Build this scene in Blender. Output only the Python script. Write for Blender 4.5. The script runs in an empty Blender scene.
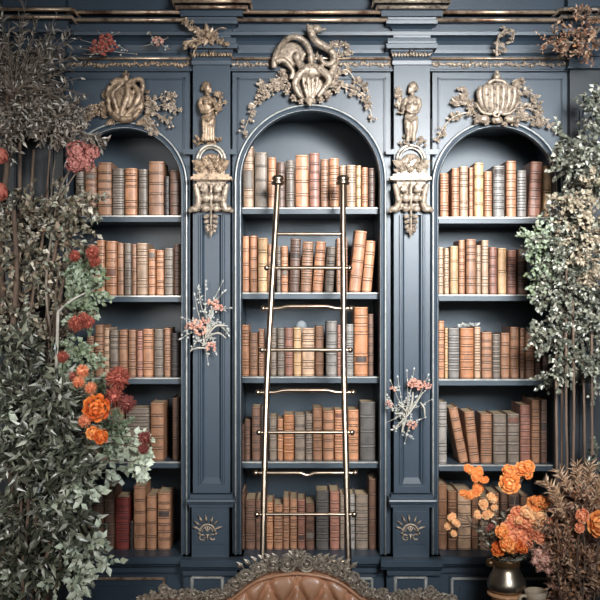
import bpy, math, random
from mathutils import Vector, Matrix
rnd = random.Random(7)
SC = bpy.context.scene
COL = SC.collection
PI = math.pi
S = 0.005          # metres per photo pixel on the bookcase face plane (y = 0)
CD = 4.5           # camera distance to that plane
ZC = 2.125         # camera height
def F(Y): return (CD + Y) / CD
def P(px, py, Y=0.0):
    f = F(Y)
    return Vector(((px - 300) * S * f, Y, ZC + (300 - py) * S * f))
def X(px, Y=0.0): return (px - 300) * S * F(Y)
def Z(py, Y=0.0): return ZC + (300 - py) * S * F(Y)

# ---------------------------------------------------------------- materials
def new_mat(name):
    m = bpy.data.materials.new(name); m.use_nodes = True
    nt = m.node_tree
    return m, nt, nt.nodes['Principled BSDF']
def ramp(nt, cols, fac):
    r = nt.nodes.new('ShaderNodeValToRGB')
    els = r.color_ramp.elements
    while len(els) < len(cols): els.new(0.5)
    for i, c in enumerate(cols):
        els[i].position = c[0]; els[i].color = (*c[1], 1)
    nt.links.new(fac, r.inputs[0])
    return r.outputs[0]
def noise(nt, scale, detail=4, rough=0.6, stretch=None):
    tc = nt.nodes.new('ShaderNodeTexCoord')
    n = nt.nodes.new('ShaderNodeTexNoise')
    n.inputs['Scale'].default_value = scale; n.inputs['Detail'].default_value = detail
    n.inputs['Roughness'].default_value = rough
    if stretch:
        mp = nt.nodes.new('ShaderNodeMapping'); mp.inputs['Scale'].default_value = stretch
        nt.links.new(tc.outputs['Object'], mp.inputs[0]); nt.links.new(mp.outputs[0], n.inputs[0])
    else:
        nt.links.new(tc.outputs['Object'], n.inputs[0])
    return n.outputs['Fac']
def bump(nt, b, h, strength, dist=0.002):
    n = nt.nodes.new('ShaderNodeBump'); n.inputs['Strength'].default_value = strength
    n.inputs['Distance'].default_value = dist
    nt.links.new(h, n.inputs['Height']); nt.links.new(n.outputs[0], b.inputs['Normal'])
def mul(c, k): return tuple(min(1, x * k) for x in c)
def mat(name, col, rough=0.5, metal=0.0, var=0.25, scale=12, bmp=0.0, stretch=None, spec=0.5, coat=0.0):
    m, nt, b = new_mat(name)
    n = noise(nt, scale, 5, 0.65, stretch)
    o = ramp(nt, [(0.3, mul(col, 1 - var)), (0.7, mul(col, 1 + var))], n)
    nt.links.new(o, b.inputs['Base Color'])
    b.inputs['Roughness'].default_value = rough; b.inputs['Metallic'].default_value = metal
    b.inputs['Specular IOR Level'].default_value = spec
    if coat: b.inputs['Coat Weight'].default_value = coat; b.inputs['Coat Roughness'].default_value = 0.25
    if bmp: bump(nt, b, n, bmp)
    return m
def gilt(name, hi, lo, rough=0.42, metal=0.55, scale=45):
    m, nt, b = new_mat(name)
    n = noise(nt, scale, 5, 0.7)
    o = ramp(nt, [(0.36, lo), (0.52, hi), (0.75, mul(hi, 1.25))], n)
    nt.links.new(o, b.inputs['Base Color'])
    b.inputs['Roughness'].default_value = rough; b.inputs['Metallic'].default_value = metal
    bump(nt, b, n, 0.35, 0.003)
    return m
def leafmat(name, cols, rough=0.45, spec=0.5):
    m, nt, b = new_mat(name)
    g = nt.nodes.new('ShaderNodeNewGeometry')
    k = len(cols)
    o = ramp(nt, [(i / max(1, k - 1), c) for i, c in enumerate(cols)], g.outputs['Random Per Island'])
    nt.links.new(o, b.inputs['Base Color'])
    b.inputs['Roughness'].default_value = rough; b.inputs['Specular IOR Level'].default_value = spec
    return m
M = {}
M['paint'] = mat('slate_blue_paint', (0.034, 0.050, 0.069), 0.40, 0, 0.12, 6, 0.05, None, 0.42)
M['paint_in'] = mat('slate_blue_inner_paint', (0.042, 0.060, 0.078), 0.42, 0, 0.15, 5, 0, None, 0.45)
M['paint_edge'] = mat('pale_trim_lit_edge', (0.40, 0.40, 0.38), 0.3, 0.25, 0.35, 25)  # lit edge lines painted in as pale colour; also plain pale mouldings
M['slate_dark'] = mat('near_black_slate', (0.016, 0.020, 0.025), 0.5, 0, 0.15, 6)  # darker slate colour for the two outer pilasters
M['wall'] = mat('dark_slate_wall', (0.035, 0.042, 0.05), 0.8, 0, 0.2, 4)
M['floor'] = mat('dark_oak_floor', (0.09, 0.055, 0.035), 0.45, 0, 0.35, 6, 0.1, (1, 12, 1))
M['gold'] = gilt('pale_gilt_carving', (0.40, 0.315, 0.24), (0.085, 0.062, 0.047), .46, .35, 60)
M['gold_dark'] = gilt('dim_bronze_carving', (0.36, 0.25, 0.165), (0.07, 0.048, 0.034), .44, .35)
M['gold_line'] = gilt('gilded_moulding', (0.60, 0.43, 0.30), (0.20, 0.10, 0.06), 0.35, 0.6, 14)
M['silver'] = gilt('pale_silver_leaf', (0.50, 0.45, 0.38), (0.12, 0.11, 0.10))
M['brass'] = mat('aged_nickel_brass', (0.40, 0.32, 0.245), 0.30, 1.0, 0.15, 20)
M['pewter'] = mat('dark_pewter', (0.34, 0.285, 0.22), 0.33, 0.95, 0.35, 14)
M['brassneck'] = mat('warm_bronze', (0.33, 0.2, 0.1), 0.4, 0.9, 0.35, 14)
M['sofa_leather'] = mat('tan_leather', (0.70, 0.35, 0.20), 0.26, 0, 0.18, 18, 0.08, coat=0.2)
M['sofa_frame'] = gilt('carved_silver_bronze', (0.56, 0.46, 0.36), (0.07, 0.055, 0.045), 0.36, 0.4, 90)
M['wood'] = mat('warm_wood', (0.50, 0.26, 0.13), 0.5, 0, 0.3, 8, 0.1, (12, 12, 1))
M['darkwood'] = mat('dark_wood', (0.07, 0.04, 0.025), 0.45, 0, 0.3, 8, 0.1, (12, 12, 1))
M['clay'] = mat('beige_stoneware', (0.40, 0.31, 0.22), 0.6, 0, 0.3, 20, 0.1)
M['pot'] = mat('dark_planter_glaze', (0.05, 0.045, 0.04), 0.5, 0, 0.3, 6)
M['soil'] = mat('soil', (0.03, 0.02, 0.014), 0.9, 0, 0.4, 40)
M['pages'] = mat('aged_page_edges', (0.40, 0.30, 0.19), 0.8, 0, 0.25, 6, 0, (1, 1, 60))
M['stone'] = mat('grey_blue_stone', (0.22, 0.25, 0.27), 0.6, 0, 0.2, 30)
M['bark'] = mat('brown_bark', (0.13, 0.085, 0.06), 0.8, 0, 0.5, 30, 0.4, (1, 1, 0.2))
M['twig'] = mat('grey_twig', (0.19, 0.15, 0.115), 0.7, 0, 0.4, 30, 0.2)
M['greenstem'] = mat('green_stem', (0.12, 0.14, 0.07), 0.6, 0, 0.3, 20)
M['palestem'] = mat('pale_dried_stem', (0.42, 0.39, 0.33), 0.6, 0, 0.25, 20)
M['lf_dry'] = leafmat('dry_grey_brown_leaves', [(0.04,0.03,0.025),(0.28,0.22,0.17),(0.10,0.075,0.06),(0.52,0.45,0.37),(0.05,0.037,0.03),(0.75,0.68,0.58)], 0.3)
M['lf_mix'] = leafmat('mixed_vine_leaves', [(0.03,0.026,0.018),(0.18,0.15,0.10),(0.05,0.042,0.03),(0.46,0.40,0.29),(0.22,0.135,0.09),(0.32,0.34,0.26),(.06,.05,.035),(.70,.64,.52)], 0.3)
M['lf_dark'] = leafmat('dark_olive_leaves', [(0.016,0.018,0.012),(0.06,0.066,0.046),(0.15,0.165,0.115),(0.022,0.025,0.018),(0.28,0.29,0.215),(0.03,.03,.022),(0.66,0.67,0.58)], 0.27)
M['lf_green'] = leafmat('soft_green_leaves', [(0.12,0.16,0.09),(0.22,0.27,0.17),(0.33,0.38,0.29),(0.17,0.20,0.10)], 0.45)
M['lf_pale'] = leafmat('pale_eucalyptus_leaves', [(0.30,0.35,0.25),(0.50,0.56,0.43),(0.68,0.73,0.61),(0.40,0.43,0.30)], 0.45)
M['lf_box'] = leafmat('grey_green_box_leaves', [(0.035,0.04,0.03),(0.14,0.15,0.11),(0.06,0.066,0.05),(0.30,0.30,0.23),(0.08,0.085,0.065),(0.66,0.64,0.55)], 0.3)
M['lf_tan'] = leafmat('tan_box_leaves', [(0.16,0.12,0.08),(0.32,0.25,0.17),(0.44,0.37,0.27),(0.22,0.20,0.13)], 0.45)
M['lf_brown'] = leafmat('dried_brown_leaves', [(0.10,0.055,0.04),(0.34,0.185,0.105),(0.58,0.37,0.23),(0.24,0.10,0.06),(0.05,0.03,0.022),(.50,.22,.10)], 0.5)
M['lf_silver'] = leafmat('silver_dried_leaves', [(0.34,0.35,0.33),(0.52,0.52,0.48),(0.24,0.25,0.24),(0.42,0.40,0.34)], 0.5)
M['fl_red'] = leafmat('rust_red_petals', [(0.36,0.085,0.06),(0.54,0.16,0.11),(0.44,0.11,0.08)], 0.6)
M['fl_maroon'] = leafmat('maroon_petals', [(0.20,0.05,0.045),(0.34,0.10,0.08),(0.26,0.065,0.055)], 0.6)
M['fl_orange'] = leafmat('bright_orange_petals', [(0.75,0.17,0.03),(0.85,0.25,0.05),(0.62,0.10,0.025)], 0.55)
M['fl_amber'] = leafmat('amber_orange_petals', [(0.92,0.34,0.09),(0.98,0.48,0.16),(0.85,0.26,0.07)], 0.55)
M['fl_peach'] = leafmat('peach_petals', [(0.95,0.56,0.26),(0.98,0.68,0.40),(0.90,0.44,0.18)], 0.55)
M['fl_coral'] = leafmat('coral_petals', [(0.88,0.33,0.16),(0.95,0.46,0.25),(0.80,0.24,0.12)], 0.55)
M['fl_rose'] = leafmat('dried_rose_petals', [(0.42,0.13,0.11),(0.58,0.24,0.20),(0.34,0.09,0.08)], 0.6)
M['lf_plume'] = leafmat('tan_plume_bracts', [(0.34,0.19,0.11),(0.58,0.37,0.22),(0.22,0.115,0.07),(0.72,0.52,0.34)], 0.5)
M['fl_dusty'] = leafmat('dusty_pink_petals', [(0.66,0.34,0.25),(0.78,0.50,0.40),(0.56,0.25,0.18)], 0.6)

# ---------------------------------------------------------------- mesh builder
class MB:
    def __init__(s): s.v = []; s.f = []; s.m = []
    def add(s, vs, fs, mi=0):
        o = len(s.v); s.v += [tuple(p) for p in vs]
        for f in fs: s.f.append(tuple(i + o for i in f)); s.m.append(mi)
    def box(s, a, b, mi=0):
        x0, y0, z0 = (min(a[i], b[i]) for i in range(3)); x1, y1, z1 = (max(a[i], b[i]) for i in range(3))
        s.add([(x0,y0,z0),(x1,y0,z0),(x1,y1,z0),(x0,y1,z0),(x0,y0,z1),(x1,y0,z1),(x1,y1,z1),(x0,y1,z1)],
              [(0,3,2,1),(4,5,6,7),(0,1,5,4),(1,2,6,5),(2,3,7,6),(3,0,4,7)], mi)
    def tube(s, pts, r, n=7, mi=0, flat=1.0):
        pts = [Vector(p) for p in pts]
        if len(pts) < 2: return
        rs = r if isinstance(r, (list, tuple)) else [r] * len(pts)
        if len(rs) != len(pts):
            q = rs; N = len(pts) - 1; rs = []
            for i in range(N + 1):
                t = i / N * (len(q) - 1); j = min(int(t), len(q) - 2) if len(q) > 1 else 0
                rs.append(q[j] + (q[j + 1] - q[j]) * (t - j) if len(q) > 1 else q[0])
        t0 = (pts[1] - pts[0]).normalized()
        ref = Vector((0, 1, 0)) if abs(t0.y) < 0.9 else Vector((1, 0, 0))
        u = t0.cross(ref).normalized()
        vs = []; fs = []
        for i, p in enumerate(pts):
            t = (pts[min(i + 1, len(pts) - 1)] - pts[max(i - 1, 0)])
            if t.length < 1e-9: t = t0
            t.normalize()
            u = (u - t * u.dot(t))
            u = u.normalized() if u.length > 1e-6 else t.orthogonal().normalized()
            w = t.cross(u)
            for k in range(n):
                a = 2 * PI * k / n
                vs.append(p + u * (rs[i] * math.cos(a)) + w * (rs[i] * flat * math.sin(a)))
        for i in range(len(pts) - 1):
            for k in range(n):
                a = i * n + k; b = i * n + (k + 1) % n
                fs.append((a, b, b + n, a + n))
        fs.append(tuple(range(n - 1, -1, -1))); L = (len(pts) - 1) * n
        fs.append(tuple(range(L, L + n)))
        s.add(vs, fs, mi)
    def ball(s, c, r, sc=(1, 1, 1), n=10, m=7, mi=0):
        c = Vector(c); vs = [c + Vector((0, 0, r * sc[2]))]; fs = []
        for i in range(1, m):
            t = PI * i / m
            for k in range(n):
                a = 2 * PI * k / n
                vs.append(c + Vector((r * sc[0] * math.sin(t) * math.cos(a), r * sc[1] * math.sin(t) * math.sin(a), r * sc[2] * math.cos(t))))
        vs.append(c - Vector((0, 0, r * sc[2])))
        for k in range(n): fs.append((0, 1 + k, 1 + (k + 1) % n))
        for i in range(m - 2):
            for k in range(n):
                a = 1 + i * n + k; b = 1 + i * n + (k + 1) % n
                fs.append((a, a + n, b + n, b))
        e = len(vs) - 1; q = 1 + (m - 2) * n
        for k in range(n): fs.append((e, q + (k + 1) % n, q + k))
        s.add(vs, fs, mi)
    def lathe(s, prof, c, n=28, mi=0, mis=None):
        cx, cy, cz = c; vs = []; fs = []
        for r, z in prof:
            for k in range(n):
                a = 2 * PI * k / n
                vs.append((cx + r * math.cos(a), cy + r * math.sin(a), cz + z))
        for i in range(len(prof) - 1):
            for k in range(n):
                a = i * n + k; b = i * n + (k + 1) % n
                fs.append((a, b, b + n, a + n))
        fs.append(tuple(range(n - 1, -1, -1))); L = (len(prof) - 1) * n
        fs.append(tuple(range(L, L + n)))
        s.add(vs, fs, mi)
    def leaf(s, p, d, nrm, L, W, bend=0.15, mi=0):
        p = Vector(p); d = Vector(d).normalized(); nrm = Vector(nrm)
        sd = d.cross(nrm)
        sd = sd.normalized() if sd.length > 1e-5 else d.orthogonal().normalized()
        nn = sd.cross(d)
        q = p + d * (0.45 * L)
        s.add([p, q + sd * W + nn * (W * .35), p + d * L - nn * (bend * L), q - sd * W + nn * (W * .35), q],
              [(0, 1, 4), (1, 2, 4), (2, 3, 4), (3, 0, 4)], mi)
    def petal(s, p, d, nrm, L, W, cup=0.2, mi=0):
        p = Vector(p); d = Vector(d).normalized(); nrm = Vector(nrm)
        sd = d.cross(nrm); sd = sd.normalized() if sd.length > 1e-5 else d.orthogonal().normalized()
        nn = sd.cross(d); q = p + d * (.55 * L) - nn * (cup * .4 * L)
        s.add([p, p + d * (.45 * L) + sd * (W * .85), p + d * (.8 * L) + sd * (W * .75) + nn * (cup * .3 * L), p + d * L + nn * (cup * .5 * L), p + d * (.8 * L) - sd * (W * .75) + nn * (cup * .3 * L), p + d * (.45 * L) - sd * (W * .85), q],
              [(0, 1, 6), (1, 2, 6), (2, 3, 6), (3, 4, 6), (4, 5, 6), (5, 0, 6)], mi)
    def thick_leaf(s, p, d, nrm, L, W, T, mi=0):
        p = Vector(p); d = Vector(d).normalized(); nrm = Vector(nrm)
        sd = d.cross(nrm).normalized(); nn = sd.cross(d)
        q = p + d * (0.42 * L); q2 = p + d * (0.75 * L)
        s.add([p, q + sd * W, q2 + sd * W * .6, p + d * L, q2 - sd * W * .6, q - sd * W, q + nn * T, q - nn * T],
              [(0, 1, 6), (1, 2, 6), (2, 3, 6), (3, 4, 6), (4, 5, 6), (5, 0, 6), (1, 0, 7), (2, 1, 7), (3, 2, 7), (4, 3, 7), (5, 4, 7), (0, 5, 7)], mi)
    def loft(s, rows, mi=0, close=False, flip=False):
        n = len(rows[0]); vs = [p for r in rows for p in r]; fs = []
        for i in range(len(rows) - 1):
            for k in range(n if close else n - 1):
                a = i * n + k; b = i * n + (k + 1) % n
                fs.append((a, a + n, b + n, b) if flip else (a, b, b + n, a + n))
        s.add(vs, fs, mi)
    def build(s, name, mats, parent=None, smooth=False, local=False):
        me = bpy.data.meshes.new(name)
        off = Vector((0, 0, 0))
        if parent is not None and not local:
            q = parent
            while q is not None: off += q.location; q = q.parent
        me.from_pydata([tuple(Vector(v) - off) for v in s.v], [], s.f)
        if not isinstance(mats, (list, tuple)): mats = [mats]
        for m in mats: me.materials.append(m)
        me.polygons.foreach_set('material_index', s.m)
        if smooth: me.polygons.foreach_set('use_smooth', [True] * len(me.polygons))
        me.validate(); me.update()
        o = bpy.data.objects.new(name, me); COL.objects.link(o)
        if parent is not None: o.parent = parent
        return o
def thing(name, label, cat, loc=(0, 0, 0), group=None):
    o = bpy.data.objects.new(name, None); COL.objects.link(o)
    o.location = loc; o.empty_display_size = 0.05
    o['label'] = label; o['category'] = cat
    if group: o['group'] = group
    return o
def tag(o, label, cat, group=None):
    o['label'] = label; o['category'] = cat
    if group: o['group'] = group
    return o
def structure(o): o['kind'] = 'structure'; return o
def fuse(o, voxel, smooth_it=3):
    """bake a voxel remesh so a carving is one continuous surface"""
    md = o.modifiers.new('r', 'REMESH'); md.mode = 'VOXEL'; md.voxel_size = voxel; md.use_smooth_shade = True
    if smooth_it:
        sm = o.modifiers.new('s', 'SMOOTH'); sm.iterations = smooth_it; sm.factor = 0.4
    dg = bpy.context.evaluated_depsgraph_get(); dg.update()
    me = bpy.data.meshes.new_from_object(o.evaluated_get(dg))
    me.materials.clear()
    for m in o.data.materials: me.materials.append(m)
    old = o.data; o.modifiers.clear(); o.data = me; me.name = old.name
    return o
def smooth_pts(pts, n=6):
    pts = [Vector(p) for p in pts]; out = []
    for i in range(len(pts) - 1):
        p0 = pts[max(i - 1, 0)]; p1 = pts[i]; p2 = pts[i + 1]; p3 = pts[min(i + 2, len(pts) - 1)]
        for k in range(n):
            t = k / n
            out.append(0.5 * ((2 * p1) + (p2 - p0) * t + (2 * p0 - 5 * p1 + 4 * p2 - p3) * t * t + (3 * p1 - p0 - 3 * p2 + p3) * t ** 3))
    out.append(pts[-1]); return out
def rvec():
    while True:
        v = Vector((rnd.uniform(-1, 1), rnd.uniform(-1, 1), rnd.uniform(-1, 1)))
        if 0.05 < v.length < 1: return v.normalized()
# ---------------------------------------------------------------- setting
def slab(name, a, b, m):
    mb = MB(); mb.box(a, b); return structure(mb.build(name, m))
XL, XR, YB, YF, ZT = -2.35, 2.45, 0.60, -6.5, 3.95
slab('floor', (XL, YF, -0.1), (XR, YB, 0), M['floor'])
slab('ceiling', (XL, YF, ZT), (XR, YB, ZT + 0.1), M['wall'])
slab('wall_back', (XL, YB, 0), (XR, YB + 0.1, ZT), M['wall'])
slab('wall_left', (XL - 0.1, YF, 0), (XL, YB, ZT), M['wall'])
slab('wall_right', (XR, YF, 0), (XR + 0.1, YB, ZT), M['wall'])

# ---------------------------------------------------------------- bays
ZTOP = Z(72); ZCNT = Z(553.5)          # top of the arched fronts / counter surface
def arch_path(cx, r, cy, n=28):
    """left jamb up, over the arch, right jamb down (x, z, outward normal)"""
    c = X(cx); zc = Z(cy); R = r * S; out = []
    out.append((c - R, ZCNT, -1, 0)); out.append((c - R, (ZCNT + zc) / 2, -1, 0))
    for i in range(n + 1):
        a = PI - PI * i / n
        out.append((c + R * math.cos(a), zc + R * math.sin(a), math.cos(a), math.sin(a)))
    out.append((c + R, (ZCNT + zc) / 2, 1, 0)); out.append((c + R, ZCNT, 1, 0))
    return out
def bay(label, cx, r, cy, px0, px1, shelves, sides):
    root = thing('bookcase', label, 'bookcase', (X(cx), 0.17, ZCNT), 'arched bookcase bays in the panelled wall')
    x0, x1 = X(px0), X(px1); path = arch_path(cx, r, cy)
    # front frame with the arched opening
    mb = MB(); fr = []; ou = []
    for i, (x, z, nx, nz) in enumerate(path):
        fr.append((x, z))
        if i < 2 or z <= Z(cy) and nx < 0: ou.append((x0, z))
        elif i >= len(path) - 2 or z <= Z(cy) and nx > 0: ou.append((x1, z))
        else: ou.append((x, ZTOP))
    fr = fr[:3] + [fr[2]] + fr[3:-3] + [fr[-3]] + fr[-3:]
    ou = ou[:3] + [(x0, ZTOP)] + ou[3:-3] + [(x1, ZTOP)] + ou[-3:]
    for y in (0.0, 0.022):
        rows = [[(a[0], y, a[1]) for a in fr], [(a[0], y, a[1]) for a in ou]]
        mb.loft(rows, 0, flip=(y == 0))
    mb.loft([[(a[0], 0.0, a[1]) for a in fr], [(a[0], 0.022, a[1]) for a in fr]])
    mb.build('face_frame', M['paint'], root)
    # arch moulding
    prof = [(-0.002, 0.02), (-0.002, -0.012), (0.005, -0.022), (0.010, -0.022), (0.013, -0.008), (0.019, -0.008), (0.022, -0.022), (0.034, -0.022), (0.036, -0.002)]
    mb = MB()
    mb.loft([[(x + nx * o, y, z + nz * o) for (x, z, nx, nz) in path] for (o, y) in prof], flip=True)
    mb.build('arch_moulding', M['paint'], root, True)
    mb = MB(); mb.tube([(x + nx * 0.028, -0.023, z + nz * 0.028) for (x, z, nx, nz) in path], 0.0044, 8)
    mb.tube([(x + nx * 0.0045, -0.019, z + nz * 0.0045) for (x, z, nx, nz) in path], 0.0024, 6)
    b = mb.build('arch_bead', M['paint_edge'], root, True); b['label'] = 'bead along the arch, its lit edge painted pale'  # light caught by the bead is put into its colour
    # spandrel panel moulding
    mb = MB(); a0, a1 = px0 + 6, px1 - 6
    pts = [P(a0, 152), P(a0, 79), P(a1, 79), P(a1, 152)]
    for q0, q1 in ((0, 1), (1, 2), (2, 3)):
        A, B = pts[q0], pts[q1]
        mb.box((A.x - 0.006, -0.008, min(A.z, B.z) - 0.006), (B.x + 0.006, 0.0, max(A.z, B.z) + 0.006))
        mb.tube([A + Vector((0, -0.008, 0)), B + Vector((0, -0.008, 0))], 0.0035, 6)
    mb.build('panel_moulding', M['paint'], root)
    # carcass
    R = r * S; c = X(cx); zt = Z(cy) + R + 0.03
    mb = MB(); mb.box((c - R - 0.03, 0.425, ZCNT), (c + R + 0.03, 0.445, zt)); mb.build('back_panel', M['paint_in'], root)
    for sx in (-1, 1):
        mb = MB(); mb.box((c + sx * (R + 0.002), 0.023, ZCNT), (c + sx * (R + 0.03), 0.424, zt)); mb.build('side_panel', M['paint_in'], root)
    mb = MB(); mb.box((c - R - 0.03, 0.023, zt), (c + R + 0.03, 0.445, zt + 0.02)); mb.build('top_panel', M['paint_in'], root)
    for py in shelves:
        z = Z(py, 0.04)
        mb = MB(); mb.box((c - R, 0.045, z - 0.026), (c + R, 0.424, z)); mb.box((c - R, 0.036, z - 0.032), (c + R, 0.045, z - 0.010))
        sh = mb.build('shelf', M['paint_in'], root)
        mb = MB(); mb.box((c - R, 0.034, z - 0.0075), (c + R, 0.0449, z - 0.0005)); e = mb.build('shelf_edge', M['paint_edge'], sh); e['label'] = 'front edge of the shelf with painted-in highlight'  # pale strip stands in for light along the shelf edge
    return root
SH = {'left': (215.5, 295.5, 377.5, 461.5), 'centre': (207.5, 292.5, 376.5, 461.5), 'right': (217, 294.5, 379, 464.5)}
BAY = {
 'left': bay('left arched bookcase bay in shadow, partly hidden by climbing plants', 125, 56.5, 185.5, 65.5, 190, SH['left'], None),
 'centre': bay('wide middle arched bookcase bay behind the metal ladder', 310.5, 69, 180.5, 232.5, 390.5, SH['centre'], None),
 'right': bay('right arched bookcase bay beside the leafy tree', 496.5, 58.5, 186, 432.5, 568, SH['right'], None)}

# ---------------------------------------------------------------- pilasters
def pilaster(label, c, hw, carved, y_front=-0.05, pm='paint'):
    root = thing('pilaster', label, 'pilaster', (X(c), 0.0, ZCNT), 'pilasters between the bookcase bays')
    YF_ = y_front; f0 = lambda q: X(q, YF_)
    xl, xr = f0(c - hw), f0(c + hw); zt = Z(62, YF_); zb = Z(493, YF_)
    W = xr - xl; e = W * 0.20
    mb = MB()
    prof = [(0, 0.02), (0, YF_), (e - 0.012, YF_), (e - 0.008, YF_ - 0.006), (e - 0.002, YF_ - 0.006), (e + 0.002, YF_ + 0.004), (e + 0.007, YF_ + 0.004), (e + 0.018, YF_ + 0.022)]
    full = prof + [(W - x, y) for x, y in reversed(prof)]
    z_hi = Z(215, YF_) if carved else Z(110, YF_); z_lo = Z(484, YF_)
    mb.loft([[(xl + x, y, z_lo) for x, y in full], [(xl + x, y, z_hi) for x, y in full]])
    mb.box((xl, YF_, z_hi), (xr, 0.02, zt)); mb.box((xl, YF_, zb), (xr, 0.02, z_lo))
    # sloping sill at the foot of the sunk panel
    mb.add([(xl + e + .004, YF_ - .001, z_lo - .012), (xr - e - .004, YF_ - .001, z_lo - .012), (xr - e - .018, YF_ + .022, z_lo + .028), (xl + e + .018, YF_ + .022, z_lo + .028)], [(0, 1, 2, 3)])
    mb.build('shaft', M[pm], root)
    # base moulding and plinth
    mb = MB()
    for (a, b, o) in ((494, 497.5, 3), (497.5, 503, 5.5), (503, 506.5, 3.5)):
        mb.box((f0(c - hw - o), YF_ - o * S, Z(b, YF_)), (f0(c + hw + o), 0.0, Z(a, YF_)))
    mb.tube([(f0(c - hw - 5.5), YF_ - 5.6 * S, Z(500, YF_)), (f0(c + hw + 5.5), YF_ - 5.6 * S, Z(500, YF_))], 0.010, 8)
    mb.build('base_moulding', M[pm], root)
    mb = MB(); mb.box((f0(c - hw - 1), YF_ - 0.012, ZCNT + 0.0), (f0(c + hw - 1), 0.0, Z(506.5, YF_)))
    mb.box((f0(c - hw + 1), YF_ - 0.018, Z(543, YF_)), (f0(c + hw - 3), YF_ - 0.012, Z(511, YF_)))
    pl = mb.build('plinth', M[pm], root)
    return root
PIL = {'left': pilaster('left blue pilaster with dim gilded figure and hanging coral flower spray', 211.5, 18.5, True),
       'right': pilaster('right blue pilaster, brightly lit, with pale carved figure', 412, 18, True)}
pilaster('plain outer pilaster at far left, behind the dried branches', 34, 29, False, -0.045, 'slate_dark')
pilaster('plain outer pilaster at far right, behind the leafy tree', 598, 28, False, -0.045, 'slate_dark')
# ---------------------------------------------------------------- entablature
ENT = thing('entablature', 'stepped dark blue cornice with gilded lines across the top of the bookcase', 'cornice', (0, 0, ZTOP))
def U(mb, rows, px0, px1, y_back=0.30):
    """rows: (photo y, projection, extra half width in photo px): sweep them round a block with returns"""
    R = []
    for py, p, dx in rows:
        z = Z(py, -p); xa, xb = X(px0 - dx, -p), X(px1 + dx, -p)
        R.append([(xa, y_back, z), (xa, -p, z), (xb, -p, z), (xb, y_back, z)])
    mb.loft(R)
    a = R[-1]; mb.add(a, [(0, 1, 2, 3)]); a = R[0]; mb.add(a, [(3, 2, 1, 0)])
def ent_block(px0, px1, rows, golds, kind='cornice_block', gold_p=None):
    mb = MB(); U(mb, rows, px0, px1); o = mb.build(kind, M['paint'], ENT)
    for (py0, py1, p, dx) in golds:
        g = MB(); r = abs(py1 - py0) * S * 0.5
        xa, xb = X(px0 - dx, -p), X(px1 + dx, -p); zc = Z((py0 + py1) / 2, -p)
        g.tube([(xa, 0.25, zc), (xa, -p, zc), (xb, -p, zc), (xb, 0.25, zc)] if dx else [(xa, -p, zc), (xb, -p, zc)], r, 8)
        gm = g.build('gilded_moulding', M['gold_line'] if px0 < 393 else M['gold'], o, True); gm['label'] = 'gilded moulding line'
    return o
MAIN = [(72, 0.0), (71, 0.030), (69.5, 0.030), (69, 0.014), (60, 0.014), (59, 0.030), (56, 0.034), (53.5, 0.030), (53, 0.018), (50, 0.019), (45, 0.025), (41, 0.036), (38, 0.052), (35.5, 0.072), (35, 0.088), (31.5, 0.090), (31, 0.060), (23, 0.060), (22, 0.10), (17.5, 0.10), (17, 0.03), (14.5, 0.03), (14, 0.12), (10, 0.12), (9.5, 0.03), (-2, 0.03), (-8, 0.12), (-16, 0.155), (-22, 0.165)]
PILP = [(65, 0.05, 0), (64.5, 0.064, 1.5), (60.5, 0.066, 1.5), (60, 0.056, 0.5), (58, 0.06, 1), (51, 0.074, 3), (49, 0.074, 3), (48, 0.105, 7), (43.5, 0.11, 8), (43, 0.098, 6), (41, 0.10, 6.5), (38, 0.10, 6), (37.5, 0.080, 0.5), (33, 0.083, 1), (29, 0.09, 2), (26, 0.105, 4), (24, 0.122, 6), (23.5, 0.13, 7.5), (20, 0.132, 7.5), (19.5, 0.118, 6), (16.5, 0.12, 6.5), (16, 0.14, 12.5), (10, 0.14, 13), (9, 0.165, 16), (5, 0.165, 16.5), (4.6, 0.11, 10), (3.4, .11, 10), (3, 0.185, 19), (-1, 0.185, 20), (-2, 0.17, 18), (-12, 0.18, 20), (-22, 0.21, 25), (-28, 0.22, 26)]
main = ent_block(66, 568, [(a, p, 0) for a, p in MAIN], [])
for a, b in ((66, 192.5), (231, 393.5), (431, 568)):
    for (py0, py1, p) in ((18.2, 21.8, 0.102), (10.5, 14, 0.122), (57.2, 59.6, 0.031)):
        g = MB(); r = abs(py1 - py0) * S * 0.5; zc = Z((py0 + py1) / 2, -p)
        g.tube([(X(a, -p), -p, zc), (X(b, -p), -p, zc)], r, 8)
        gm = g.build('gilded_moulding', M['gold_line'], main, True); gm['label'] = 'gilded moulding line'
    mb = MB(); x = a + 2.5
    while x < b - 2:
        q = P(x, 64.5 + rnd.uniform(-.8, .8), -0.016)
        mb.ball(q, rnd.uniform(1.3, 2.2) * S, (1.2, 0.8, 1.0), 7, 5)
        for k in range(2):
            a_ = rnd.uniform(0, 2 * PI)
            mb.thick_leaf(q, (math.cos(a_), -0.2, math.sin(a_)), (0, -1, 0), 4.0 * S, 1.2 * S, 0.9 * S)
        x += rnd.uniform(2.6, 4.4)
    mb.build('carved_band', M['gold_dark'] if a < 100 else M['gold'], main, True)
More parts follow.
